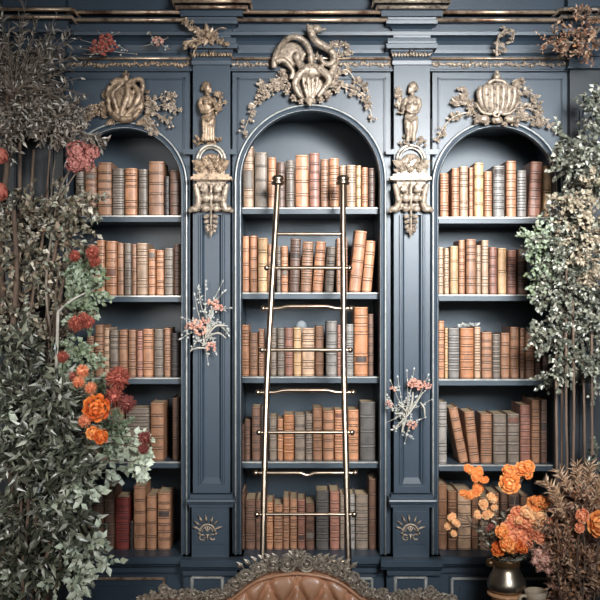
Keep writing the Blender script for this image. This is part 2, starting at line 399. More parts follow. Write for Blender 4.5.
for c, hw in ((211.5, 18.5), (412, 18)):
    o = ent_block(c - hw, c + hw, PILP, [(5.2, 8.8, 0.168, 16.4), (-0.8, 2.8, 0.188, 19.8)])
    mb = MB(); x = c - hw - 1
    while x < c + hw + 2:
        q = P(x, 55, -0.074); mb.ball(q, 1.5 * S, (1, .7, 1.2), 7, 5)
        mb.thick_leaf(q, (rnd.uniform(-1, 1), -0.2, 0.7), (0, -1, 0), 3.6 * S, 1 * S, .8 * S)
        x += 3
    for s_ in (-1, 1): mb.thick_leaf(P(c, 57, -0.08), (s_ * .35, 0, 1), (0, -1, 0), 8 * S, 1.6 * S, 1 * S)
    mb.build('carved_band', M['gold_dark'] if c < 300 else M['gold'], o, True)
for a, b in ((6, 62), (571, 626)):
    ent_block(a, b, [(q - 3, p + 0.055, 0.5 + p * 90) for q, p in MAIN], [(15.2, 18.8, 0.157, 9.5), (7.5, 11, 0.177, 11.3)])

# ---------------------------------------------------------------- counter and cabinets
mb = MB()
def counter_run(mb, a, b, p):
    z = ZCNT - 0.0005
    rows = [(0.022, 0.0), (p - 0.008, 0.0), (p, -0.006), (p, -0.034), (p - 0.012, -0.040), (p - 0.018, -0.052), (p - 0.04, -0.058), (0.022, -0.058)]
    L = [[(a, -y if i not in (0, 7) else 0.52, z + dz) for i, (y, dz) in enumerate(rows)], [(b, -y if i not in (0, 7) else 0.52, z + dz) for i, (y, dz) in enumerate(rows)]]
    mb.loft(L, flip=False)
    mb.add(L[0], [tuple(range(8))]); mb.add(L[1], [tuple(range(7, -1, -1))])
counter_run(mb, X(5), X(627), 0.06)
for c in (211.5, 412): counter_run(mb, X(c - 31, -.11), X(c + 31, -.11), 0.115)
tag(mb.build('counter', M['paint'], None), 'dark blue moulded counter ledge running under the bookcase bays', 'counter')
def cabinet(label, px0, px1, panels):
    x0, x1 = X(px0), X(px1)
    root = thing('base_cabinet', label, 'cabinet', ((x0 + x1) / 2, 0.15, 0.0), 'low panelled cabinets under the counter')
    zt = ZCNT - 0.0595
    mb = MB(); mb.box((x0, -0.005, 0.0), (x1, 0.36, zt)); mb.box((x0, -0.03, 0.0), (x1, -0.005, 0.12)); mb.box((x0, -0.022, zt - 0.03), (x1, -0.005, zt)); mb.build('body', M['paint'], root)
    for (a, b) in panels:
        xa, xb = X(a), X(b); z1 = Z(575); z0 = 0.20
        mb = MB(); mb.box((xa, -0.018, z0), (xb, -0.0055, z1)); d = mb.build('door', M['paint'], root)
        mb = MB()
        fr = [(xa + .012, z0 + .012), (xa + .012, z1 - .012), (xb - .012, z1 - .012), (xb - .012, z0 + .012)]
        for i in range(4):
            p, q = fr[i], fr[(i + 1) % 4]
            mb.tube([(p[0], -.021, p[1]), (q[0], -.021, q[1])], 0.007, 6)
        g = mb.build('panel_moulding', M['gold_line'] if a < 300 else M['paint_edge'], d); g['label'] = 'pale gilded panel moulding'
        mb = MB(); mb.box((xa + .05, -.026, z0 + .05), (xb - .05, -.018, z1 - .045)); mb.build('raised_panel', M['paint'], d)
cabinet('low dark cabinet under the left bay, its panel edged in gold', 66, 184, [(80, 167)])
cabinet('low dark cabinet under the middle bay, behind the leather seat back', 239, 384.5, [(246, 306), (314, 374)])
cabinet('low dark cabinet under the right bay, beside the pewter vase', 440, 567, [(449, 504), (508, 560)])
for c, k in ((211.5, 'left'), (412, 'right')):
    xa, xb = X(c - 26.5), X(c + 26.5); zt = ZCNT - 0.0595
    mb = MB(); mb.box((xa, -0.06, 0), (xb, 0.3, zt)); mb.box((xa - .002, -.075, 0), (xb + .002, -.06, .12)); mb.box((xa, -0.085, zt - 0.025), (xb, -0.06, zt))
    o = mb.build('pedestal', M['paint'], PIL[k])
    mb = MB(); z1 = Z(577, -.06); ya = -.063
    fr = [(X(c - 18), .2), (X(c - 18), z1), (X(c + 12), z1), (X(c + 12), .2)]
    for i in range(4):
        p, q = fr[i], fr[(i + 1) % 4]; mb.tube([(p[0], ya, p[1]), (q[0], ya, q[1])], 0.009, 6)
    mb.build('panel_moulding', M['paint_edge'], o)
# ---------------------------------------------------------------- books
BC = {'t': ('tan', (.43, .20, .105)), 'b': ('brown', (.29, .145, .082)), 'y': ('golden tan', (.54, .33, .17)), 'c': ('pale tan', (.42, .27, .175)),
      'g': ('grey-brown', (.19, .145, .112)), 'G': ('grey', (.23, .205, .185)), 'd': ('dark brown', (.13, .068, .045)), 'D': ('dark grey', (.105, .094, .085)),
      'k': ('nearly black', (.035, .026, .024)), 'r': ('reddish brown', (.29, .13, .09)), 'o': ('orange-tan', (.43, .18, .08)), 'R': ('dark red', (.20, .038, .03))}
BM = {}
for k, (nm, col) in BC.items():
    m, nt, b = new_mat(nm.replace(' ', '_').replace('-', '_') + '_leather')
    n = noise(nt, 22, 6, 0.75, (1, 1, 0.6))
    oi = nt.nodes.new('ShaderNodeObjectInfo')
    o1 = ramp(nt, [(0.28, mul(col, .45)), (0.5, col), (0.74, mul(col, 1.45))], n)
    mx = nt.nodes.new('ShaderNodeHueSaturation'); mr = nt.nodes.new('ShaderNodeMapRange')
    mr.inputs['To Min'].default_value = 0.78; mr.inputs['To Max'].default_value = 1.22
    nt.links.new(oi.outputs['Random'], mr.inputs['Value']); nt.links.new(mr.outputs[0], mx.inputs['Value'])
    nt.links.new(o1, mx.inputs['Color']); nt.links.new(mx.outputs[0], b.inputs['Base Color'])
    b.inputs['Roughness'].default_value = 0.42; bump(nt, b, n, 0.25, 0.002)
    BM[k] = [m, mat(nm + '_groove', mul(col, .13), .6, 0, .2, 30), mat(nm + '_worn_band', tuple(min(.9, c * 1.2 + .02) for c in col), .42, .1, .3, 60)]
LBL = [mat('black_title_label', (.05, .035, .03), .5, 0, .3, 40), mat('umber_title_label', (.15, .06, .04), .5, 0, .3, 40), mat('grey_title_label', (.15, .125, .105), .5, 0, .3, 40)]
ORD = ['', 'first', 'second', 'third', 'fourth', 'fifth', 'sixth', 'seventh', 'eighth', 'ninth', 'tenth', 'eleventh', 'twelfth', 'thirteenth', 'fourteenth', 'fifteenth']
SN = ['top', 'second', 'third', 'fourth', 'bottom']
YS = 0.062     # plane of the spines
def book_mesh(w, h, D, key, root):
    r = rnd
    b = min(0.30 * w, 0.014); K = 9
    sec = [(-w / 2 * math.cos(PI * i / (K - 1)), -b * math.sin(PI * i / (K - 1)) ** 0.8 if 0 < i < K - 1 else 0.0) for i in range(K)]
    rows = [(0, 0, 0), (0.004, 0.0006, 1), (0.007, 0, 0)]
    nb = r.choice([3, 4, 4, 5, 5, 6, 7]) if key != 'y' else r.choice([1, 1, 2, 3])
    style = r.random()
    zs = [h * (0.12 + 0.76 * (i + 0.5) / nb) for i in range(nb)] if style < .8 else [h * q for q in (0.18, 0.3, .62, .74, .86)]
    hb = r.choice([0.0025, 0.0035, 0.0045])
    for z in zs:
        rows += [(z - hb - .0042, 0, 1), (z - hb, 0, 2), (z - hb + .001, .0024, 2), (z + hb - .001, .0024, 2), (z + hb, 0, 1), (z + hb + .0042, 0, 0)]
    rows += [(h - 0.010, 0, 1), (h - 0.0075, 0.0012, 2), (h - 0.002, 0.0012, 0), (h, -0.0008, 0)]
    rows.sort(key=lambda t: t[0])
    mb = MB()
    for i in range(len(rows) - 1):
        R = []
        for z, bl, _ in rows[i:i + 2]:
            R.append([(x * (1 + 2 * bl / w * .5), y - bl * (1 if 0 < j < K - 1 else 0), z) for j, (x, y) in enumerate(sec)])
        mb.loft(R, rows[i][2])
    mb.add([(x, y, h) for x, y in sec], [tuple(range(K))]); mb.add([(x, y, 0) for x, y in sec], [tuple(range(K - 1, -1, -1))])
    t = min(.003, w * .16)
    for s_ in (-1, 1):
        x0, x1 = s_ * w / 2, s_ * (w / 2 - t)
        mb.box((x0, -.0005, 0), (x1, D, h))
    mb.build('cover', BM[key], root, False, True)
    mb = MB(); mb.box((-w / 2 + t, 0.001, .004), (w / 2 - t, D - .006, h - .006)); mb.build('page_block', M['pages'], root, False, True)
    if w > .03 and key not in 'ky' and r.random() < .14:
        nb = len(zs); q = r.randrange(nb); z0 = zs[q] + hb + .005; z1 = (zs[q + 1] - hb - .005) if q + 1 < nb else h - .018
        if z1 - z0 > .012 and z1 - z0 < .09:
            mb = MB(); R = []
            for z in (z0, z1): R.append([(x * .93, y - .0012, z) for x, y in sec[1:-1]])
            mb.loft(R); lb = mb.build('title_label', r.choice(LBL), root, False, True); lb['label'] = 'contrasting title label on the spine'
def book(bayname, si, idx, n, x0, x1, yt, yb, key, xt0=None, ybpx=None):
    f = F(YS); zb = Z(ybpx, 0.04) + .0006
    w = (x1 - x0) * S * f * .975
    h = Z(yt, YS) - zb
    a = 0.0; cx = X((x0 + x1) / 2, YS)
    if xt0 is not None:
        dx = (xt0 - x0) * S * f
        a = math.atan2(dx, h); h = (h - abs(math.sin(a)) * w * .5) / math.cos(a) * .99
    side = 'right' if bayname == 'left' else 'left'
    num = n - idx if bayname == 'left' else idx + 1
    size = ''
    wpx, hpx = x1 - x0, ybpx - yt
    if a and abs(a) > .03: size = 'leaning '
    elif wpx < 6: size = 'thin '
    elif wpx > 12.5: size = 'thick '
    elif hpx > 56: size = 'tall '
    elif hpx < 46: size = 'short '
    if num == 1: where = 'at the %s end of the %s shelf, %s bay' % (side, SN[si], bayname)
    else: where = '%s from the %s on the %s shelf, %s bay' % (ORD[num], side, SN[si], bayname)
    lab = '%s%s leather book, %s' % (size, BC[key][0], where)
    root = thing('book', lab, 'book', (0, 0, 0), 'leather books on the %s shelf of the %s bay' % (SN[si], bayname))
    D = rnd.uniform(.15, .2)
    yj = YS + rnd.uniform(.012, .024)
    book_mesh(w, h, D, key, root)
    if a:
        # pivot on the lower corner it leans over
        px = cx + (w / 2 if a > 0 else -w / 2); off = (-w / 2 if a > 0 else w / 2)
        root.rotation_euler = (0, a, 0)
        root.location = (px + off * math.cos(a), yj, zb - off * math.sin(a))
    else: root.location = (cx, yj, zb)
BK = {}
BK['left'] = [
 [(75,83.5,170,'g'),(84.5,96,166,'b'),(97,111,162,'b'),(111.6,123.6,168,'g'),(124.5,136.6,168,'t'),(138,147,169,'g'),(148,163.5,161,'b'),(164.3,168.8,176,'k'),(169.5,179.5,170,'d')],
 [(85.5,94.5,244,'b'),(96,104.4,240,'t'),(105.4,116.4,241,'t'),(117,123,243,'b'),(124,131,243,'g'),(131.6,136,244,'b'),(136.6,147.4,243,'c'),(148,155,249,'t'),(156,163.4,250,'t'),(164,173,248,'g'),(174,179.6,244,'d')],
 [(86,93.4,336,'b'),(94.4,103,325,'b'),(103.4,108.6,328,'c'),(109.6,118,330,'g'),(118.6,127,330,'b'),(128,135.6,330,'b'),(136.6,142.4,331,'r'),(142.8,153,329,'t'),(153.6,163,329,'g'),(164,170,328,'b'),(170.6,179,333,'k')],
 [(94,106,412,'t'),(108,123,410,'b'),(125,149,408,'g'),(150,163.6,403,'b'),(172,178.6,398,'d')],
 [(82,90.5,500,'d'),(92,103,493,'d'),(104,114,487,'d'),(114.6,128.6,498,'R'),(129.4,132.6,522,'k'),(133,145,487,'b'),(146,156,496,'b'),(157,170,493,'b')]]
BK['centre'] = [
 [(243,253.5,146,'c'),(254.7,267.3,152,'g'),(268,276,157,'t'),(276.7,285.3,162,'d'),(286,294.7,160,'g'),(295.3,308.7,154.6,'t'),(309.3,319.7,153,'r'),(320.7,328.7,159,'b'),(329.3,339,158,'t'),(339.7,346,165,'c'),(346.7,356,164.6,'c'),(356.7,361.3,165,'y'),(362,368,167,'t'),(368.7,375.3,167.6,'d')],
 [(242.4,249,236,'t'),(250,257,235.5,'t'),(258,267.3,238,'y'),(268,271.7,244,'b'),(276.7,280.7,246,'g'),(281.3,288,246,'t'),(288.8,299.4,238,'d',290.6),(300.2,311.4,241,'b',302.6),(312.2,322.6,241,'t',316),(324.4,333.2,246,'g',327),(336.7,341,238,'b'),(343.6,347.6,238,'b'),(348.7,360.6,230,'t',355.4),(361.6,371.5,240,'t',366.5)],
 [(241.8,249,325,'t'),(249.5,257.6,333,'b'),(258.6,264,329,'b'),(270.8,276.4,328,'g'),(277.3,284.5,328,'g'),(285,293,328,'r'),(293.5,301.4,327.6,'y'),(302,314.5,328,'c'),(315.5,323.6,326,'b'),(326,337,321,'G'),(337.6,340.8,325,'r'),(345.5,353.6,324,'G'),(354.3,368,307,'o'),(368.6,373.6,314,'d')],
 [(241.9,244.3,424,'d'),(244.6,250,420,'d'),(251.7,260.4,407,'d'),(260.9,264,408,'k'),(269.3,276.7,417,'g'),(277.6,283,419,'t'),(283.6,294,415,'o'),(294.7,305,415,'g'),(305.7,312.4,414,'g'),(313,322.3,408,'b'),(323,334,411,'b'),(334.7,343.3,410,'t'),(348,358.7,410,'t'),(360,375.6,402,'D')],
 [(241.9,244.5,492,'d'),(245,255.3,500,'d'),(255.9,260.7,500,'d'),(266.4,273,503,'t'),(273.7,282.7,505,'b'),(283.2,289.3,499,'b'),(290,297,499.5,'b'),(297.7,305,500,'r'),(305.7,314.5,503.5,'d'),(316,328.7,491,'D'),(330,339.6,492,'r'),(340.4,344.4,495,'g'),(349.6,355,495,'G'),(355.7,368.3,495.5,'g'),(369,376.7,479,'d')]]
BK['right'] = [
 [(440.6,449,173,'t'),(452,459.6,168,'t'),(460.3,468.5,166,'c'),(469.6,473.8,167,'t'),(474.8,484,162.5,'y'),(485,492.5,171,'t'),(493.5,505,165.5,'G'),(507,517,160.5,'t'),(518,527.3,170,'G'),(528.4,540.5,161,'r',531.5),(544.4,553.4,165,'y')],
 [(438.6,444,247,'c'),(445,449.6,248,'c'),(450.6,458.6,246,'y'),(459.4,465.4,240,'t'),(466.6,476.6,239,'b'),(477.1,481.6,245,'c'),(482.4,489.2,240,'c'),(490,497.6,247,'r'),(498.4,507,248,'y'),(508,517,250,'r'),(518,528,249,'d')],
 [(438.6,444.6,321,'t'),(445.4,448.4,328,'y'),(449,460,328,'G'),(460.6,474.4,328,'o'),(475,481,327,'c'),(482,492.4,332,'b'),(493,501,334,'g'),(501.6,510.4,333,'b'),(511,519.6,327,'b'),(520.6,525,328,'b'),(526,534.6,331,'b'),(535.6,541.2,331,'d'),(543,548.5,333,'d')],
 [(438.6,447,402,'G'),(459.8,469,407,'b',448.4),(470.2,480.2,411,'b',464.2),(481.2,492.6,414,'b'),(493.4,507,414,'g'),(508,520,414,'g'),(520.6,531,405,'r'),(532,540.4,400,'b'),(541.2,547.6,400,'d')],
 [(438.6,447.6,485,'b'),(448.4,457,491,'b'),(458,471.6,491,'c'),(472.4,479,495,'b'),(480,490,497,'c'),(491,500,494,'b'),(501,508.4,493,'d'),(509,520,493,'d'),(521,528,495,'d')]]
for bn in BK:
    sh = list(SH[bn]) + [None]
    for si, row in enumerate(BK[bn]):
        yb = sh[si]
        for i, t in enumerate(row):
            if yb is None:
                ybp = 300 - (ZCNT - ZC) / (S * F(0.04))
            else: ybp = yb
            book(bn, si, i, len(row), t[0], t[1], t[2], ybp, t[3], t[4] if len(t) > 4 else None, ybp)
# small grey pieces among the books
mb = MB(); q = P(301.5, 324, 0.30)
mb.ball((q.x, 0.312, Z(327.5, 0.31)), 0.03, (1, .35, 1.25), 14, 10)
mb.box((q.x - 0.014, .303, Z(376.5, .04) + .0005), (q.x + .014, .321, Z(330, .31)))
tag(mb.build('cameo_ornament', M['stone'], None, True), 'small round grey cameo ornament peeking above the books, middle bay, third shelf', 'ornament')
def tiny_sprig(label, px0, px1, py, z):
    mb = MB(); a = Vector((X(px0, .1), .1, z)); b = Vector((X(px1, .1), .1, z + .006))
    mb.tube([a, (a + b) / 2 + Vector((0, 0, .006)), b], .0022, 5)
    n = max(4, int((px1 - px0) * .9))
    for i in range(n):
        p = a.lerp(b, i / n) + Vector((0, 0, .004)); mb.leaf(p, Vector((rnd.uniform(-1, 1), rnd.uniform(-.6, .3), rnd.uniform(.1, .9))), (0, -1, .3), rnd.uniform(.014, .026), .007)
    tag(mb.build('dried_sprig', M['lf_silver'], None), label, 'sprig')
tiny_sprig('small grey dried sprig lying on books on the third shelf of the right bay', 458, 478, 326, Z(327.2, YS) - .001)
# ---------------------------------------------------------------- carvings
def C(px, py, y): return P(px, py, y)
def path(pts, y): return smooth_pts([C(*(p if len(p) == 3 else (p[0], p[1], y))) for p in pts], 5)
def rosette(mb, q, r, n=7, lay=2, y=-1):
    for l in range(lay):
        rr = r * (1 - .4 * l)
        for k in range(n):
            a = 2 * PI * (k + .5 * l) / n
            mb.thick_leaf(q + Vector((0, -.3 * r * l, 0)), (math.cos(a), -0.25 - .3 * l, math.sin(a)), (0, -1, 0), rr, rr * .36, rr * .22)
    mb.ball(q + Vector((0, -.45 * r, 0)), r * .3, (1, 1, 1), 7, 5)
def spiral(mb, q, r, turns, a0, dr, rad, y=0):
    pts = []
    n = int(14 * turns)
    for i in range(n + 1):
        t = i / n; a = a0 + dr * 2 * PI * turns * t; rr = r * (1 - .85 * t)
        pts.append(q + Vector((rr * math.cos(a), -.2 * r * t, rr * math.sin(a))))
    mb.tube(pts, [rad * (1 - .3 * i / n) for i in range(n + 1)], 6)
def spray(mb, pts, y, n, L, W, berry=0.3, twig=.0028):
    """carved sprig: a stem with thick leaves, berries and florets along it"""
    pp = smooth_pts([C(a, b, y) for a, b in pts], 8)
    mb.tube(pp, [twig * 1.3 - twig * .8 * i / (len(pp) - 1) for i in range(len(pp))], 6)
    n = int(n * 1.6)
    for i in range(n):
        t = rnd.random(); k = min(len(pp) - 2, int(t * (len(pp) - 1)))
        p = pp[k]; d = (pp[k + 1] - pp[k]).normalized(); s_ = rnd.choice([-1, 1])
        sd = Vector((-d.z, 0, d.x)) * s_
        v = d * rnd.uniform(.1, .9) + sd * rnd.uniform(.4, 1) + Vector((0, rnd.uniform(-.7, -.05), 0))
        l = L * rnd.uniform(.6, 1.15)
        if rnd.random() < berry:
            e = p + v.normalized() * l * rnd.uniform(.5, 1.1); mb.tube([p, e], twig * .6, 5)
            if rnd.random() < .5: rosette(mb, e, l * .5, 5, 1)
            else: mb.ball(e, l * .22, (1, 1, 1), 7, 5)
        else:
            mb.thick_leaf(p, v, (rnd.uniform(-.4, .4), -1, rnd.uniform(-.4, .4)), l, l * W, l * .10)

# --- middle crest: winged serpent figure over a fluted shell
root = BAY['centre']
mb = MB(); y = -0.075; k = S
mb.tube(path([(274, 68, -.07), (275, 57, -.08), (280, 47, -.10), (288, 38.5, -.125), (297, 37, -.135), (305, 42, -.12), (310, 51, -.10), (311, 62, -.085)], y), [5*k*.6, 3.2*k, 3.6*k, 4*k, 4*k, 3.6*k, 3.6*k, 3.4*k][0:1] * 36, 8)
mb.ball(C(291, 54, -.06), 14 * k, (1, .45, .95), 16, 10)                     # hollow wing
for i in range(5):
    a = PI * (.35 + .13 * i); mb.tube(path([(300, 64), (300 + 10 * math.cos(a) , 64 - 10 * math.sin(a)), (300 + 23 * math.cos(a), 64 - 23 * math.sin(a))], -.068), [1.6*k, .6*k], 6)
mb.tube(path([(307, 25), (309, 32), (314, 39), (322, 45), (330, 50), (334, 57), (330, 63), (323, 61), (321, 57)], y), [2.2*k, 3.2*k, 3.4*k, 3.0*k, 2.9*k, 3.0*k, 2.7*k, 2.2*k, 1.4*k][0:1] + [3*k] * 40, 8) if False else mb.tube(path([(309, 26, -.15), (311, 33, -.15), (315, 40, -.135), (322, 45, -.12), (330, 50, -.10), (334, 57, -.09), (331, 64, -.085), (324, 63, -.085), (321, 58, -.085)], y), [3.2*k, 3.6*k, 4*k, 3.6*k, 3*k, 2*k], 8)
mb.ball(C(316, 29, -.15), 5.2 * k, (1.1, .8, .8), 10, 7)                           # serpent head
mb.thick_leaf(C(310, 31, -.15), (-.35, -.1, 1), (0, -1, 0), 9 * k, 2 * k, 1.5 * k)
mb.thick_leaf(C(321, 30, -.15), (1, -.1, .25), (0, -1, 0), 6 * k, 2 * k, 1.5 * k)
mb.tube(path([(334, 62), (333, 70), (328, 78)], y), [3*k, 4*k], 8)
mb.ball(C(297, 57, y - .02), 4.6 * k, (.9, .9, 1.1), 12, 8)                      # small head
mb.tube(path([(298, 61), (302, 67), (309, 72)], y - .01), [3*k, 5*k], 8)       # neck to chest
mb.ball(C(312, 71, y), 10 * k, (1.25, .6, .75), 14, 9)                          # chest
mb.tube(path([(276, 62), (283, 60), (289, 65), (293, 72), (290, 79)], y - .01), [3*k, 2*k], 8)
mb.tube(path([(308, 68), (300, 74), (295, 84), (298, 92), (302, 98)], y - .015), [4.4*k, 2.4*k], 8)
mb.tube(path([(318, 68), (327, 75), (329, 82), (323, 90), (318, 97)], y - .015), [4.4*k, 2.4*k], 8)
for i, px in enumerate((303.5, 308, 312.5, 317)):
    mb.tube(path([(310.5 + (px - 310) * .9, 72), (px, 82), (310.5 + (px - 310) * .45, 97)], y + .0), [2.2*k, 2.5*k, 1.6*k][0:1] + [2.2*k] * 10, 7) if False else mb.tube(path([(310.5 + (px - 310) * .9, 72), (px, 82), (310.5 + (px - 310) * .45, 97)], y), [2.1*k, 1.4*k], 7)
mb.thick_leaf(C(310, 94, y), (0, -.1, -1), (0, -1, 0), 13 * k, 6 * k, 3 * k)
mb.ball(C(310, 88, -.02), 17 * k, (1.05, .22, .95), 14, 9)
o = mb.build('carved_crest', M['gold'], root, True); fuse(o, 0.0034, 1); o['label'] = 'gilded carving of a winged serpent above a fluted shell'
mb = MB()
for px, py, r in [(290, 86, 4.5), (287, 92, 4), (294, 98, 4.5), (301, 101, 4), (332, 84, 5), (336, 77, 4.5), (328, 94, 5), (321, 100, 4), (337, 90, 4.2), (341, 84, 4), (286, 80, 3.6), (282, 72, 4), (335, 67, 4)]:
    rb = MB(); rosette(rb, C(px, py, -.055), r * k, 6, 2); rb.build('carved_rose', M['gold'], o)
for i in range(46):
    a = rnd.uniform(0, 2 * PI); rr = rnd.uniform(20, 29)
    px, py = 311 + rr * math.cos(a), 80 + rr * .8 * math.sin(a)
    if py < 100: mb.thick_leaf(C(px, py, -.035), (math.cos(a), rnd.uniform(-.5, 0), -math.sin(a) * .8), (0, -1, 0), rnd.uniform(4, 8) * k, 1.7 * k, 1.2 * k)
o2 = mb.build('carved_leaves', M['gold'], o)
for nm, segs in (('left', [[(288, 84), (274, 88), (262, 97), (252, 112), (243, 134)], [(280, 82), (268, 84), (259, 86)], [(286, 76), (276, 80), (268, 94), (258, 100)]]),
                 ('right', [[(334, 84), (346, 88), (358, 93), (367, 103), (373, 119)], [(336, 66), (341, 54), (350, 50)], [(334, 74), (347, 70), (358, 84), (368, 88)], [(334, 62), (340, 46), (336, 42)]])):
    mb = MB()
    for i, sg in enumerate(segs): spray(mb, sg, -.032, 34 if i == 0 else 18, 6.5 * k, .26, .35)
    mb.build('carved_garland', M['gold'], root)

# --- left crest: draped cartouche
root = BAY['left']; mb = MB(); y = -.06
mb.ball(C(125, 101, -.028), 16 * k, (.95, .35, 1.1), 16, 10)
ring = [(125 + 17 * math.cos(a), 102 - 19 * math.sin(a)) for a in [2 * PI * i / 20 for i in range(21)]]
mb.tube([C(a, b, y) for a, b in ring], 2.6 * k, 7)
for pts, w in (([(132, 83), (139, 94), (134, 107), (125, 116)], 4.2), ([(127, 83), (128, 95), (124, 106), (121, 115)], 4.4), ([(121, 85), (113, 93), (115, 103), (118, 112)], 3.2), ([(133, 90), (132, 99), (128, 108)], 2.2)):
    mb.tube(path(pts, y - .012), [w * k * .5, w * k, w * k * .5], 7)
mb.tube(path([(111, 84), (118, 80), (128, 82), (140, 79), (143, 86), (141, 94)], y), [3*k, 2.4*k], 7)
mb.tube(path([(110, 86), (107, 94), (111, 102)], y), [3*k, 2*k], 7)
mb.ball(C(126, 77, y), 3.5 * k); mb.thick_leaf(C(126, 77, y), (0, 0, 1), (0, -1, 0), 9 * k, 2 * k, 1.4 * k)
for s_ in (-1, 1): mb.thick_leaf(C(126, 78, y), (s_ * .6, 0, .8), (0, -1, 0), 8 * k, 1.6 * k, 1.2 * k)
mb.tube(path([(113, 112), (120, 118), (126, 119), (134, 117), (140, 110)], y - .01), [3*k, 3*k], 7)
o = mb.build('carved_crest', M['gold_dark'], root, True); fuse(o, 0.0042, 2); o['label'] = 'dim gilded draped cartouche'
mb = MB()
for s_ in (-1, 1):
    for a in range(5): mb.thick_leaf(C(126 + s_ * 14, 119, -.05), (s_ * .3 + (a - 2) * .32, -.3, -.8), (0, -1, 0), 8 * k, 1.8 * k, 1.3 * k)
    for j in range(10): mb.thick_leaf(C(126 + s_ * 18, 90 + 3 * j, -.03), (s_, -.2, rnd.uniform(-.6, .6)), (0, -1, 0), 7 * k, 1.8 * k, 1 * k)
mb.build('carved_leaves', M['gold_dark'], o)
for segs, mt in (([[(108, 112), (98, 112), (88, 117), (78, 128)], [(106, 105), (97, 108), (88, 112)]], M['gold_dark']),
                 ([[(144, 104), (154, 100), (166, 96), (174, 98)], [(146, 110), (158, 106), (170, 104), (176, 112)], [(144, 116), (150, 124), (155, 134)], [(148, 108), (158, 114), (172, 122)]], M['gold'])):
    mb = MB()
    for sg in segs: spray(mb, sg, -.03, 20, 6.5 * k, .34, .3)
    mb.build('carved_garland', mt, root)

# --- right crest: gadrooned urn
root = BAY['right']; mb = MB(); y = -.06
mb.ball(C(497, 102, -.03), 14 * k, (1.1, .42, .85), 16, 10)
for px, w in ((480.5, 3.4), (486, 4.6), (491, 5), (497, 5.6), (503, 5), (508.5, 4.6), (514, 3.4)):
    d = (px - 497)
    mb.tube(path([(497 + d * .95, 83.5 + abs(d) * .22), (497 + d * 1.06, 93), (497 + d * .92, 104), (497 + d * .55, 114)], y - .022 + abs(d) * .0013), [w * k * .8, w * k, w * k, w * k, w * k * .8, w * k * .6], 8)
mb.ball(C(497, 77, y), 4.2 * k, (1, .8, .8)); mb.ball(C(497, 72.5, y), 2.4 * k)
mb.tube(path([(484, 88), (490, 82), (497, 80), (504, 82), (510, 88)], y - .01), [2*k, 2*k], 7)
for s_ in (-1, 1):
    mb.tube(path([(497 + s_ * 21, 103), (497 + s_ * 16, 111), (497 + s_ * 9, 114), (497 + s_ * 3, 113)], y - .025), [1.5*k, 1.8*k], 7)
    mb.ball(C(497 + s_ * 13.5, 119, y - .01), 5 * k, (1.3, .7, .8)); mb.ball(C(497 + s_ * 20, 121, y), 3 * k)
spiral(mb, C(497, 114, y - .03), 4.6 * k, 1.5, 0, 1, 1.5 * k)
mb.ball(C(497, 120, y - .01), 5 * k, (1.2, .7, .8))
o = mb.build('carved_crest', M['gold'], root, True); fuse(o, 0.0032, 1); o['label'] = 'pale gilded carving of a lobed urn'
mb = MB()
for i in range(34):
    s_ = rnd.choice([-1, 1]); mb.thick_leaf(C(497 + s_ * rnd.uniform(10, 21), rnd.uniform(112, 124), -.045), (s_ * rnd.uniform(.1, 1), -.3, rnd.uniform(-.8, .3)), (0, -1, 0), rnd.uniform(4, 7) * k, 1.6 * k, 1.1 * k)
for px, py in ((486, 122), (505, 123), (514, 120), (478, 118)): rosette(mb, C(px, py, -.055), 4 * k)
mb.build('carved_leaves', M['gold'], o)
for segs in ([[(478, 112), (464, 113), (452, 118), (443, 128), (437, 140)], [(478, 108), (466, 100), (461, 88)], [(474, 108), (462, 102), (452, 101)]],
             [[(515, 108), (526, 108), (538, 112), (548, 122), (556, 132)], [(515, 104), (520, 94), (530, 92), (540, 104)], [(513, 96), (517, 86), (518, 80)], [(518, 112), (530, 118), (542, 124)]]):
    mb = MB()
    for sg in segs: spray(mb, sg, -.03, 26, 6 * k, .28, .35)
    mb.build('carved_garland', M['gold'], root)

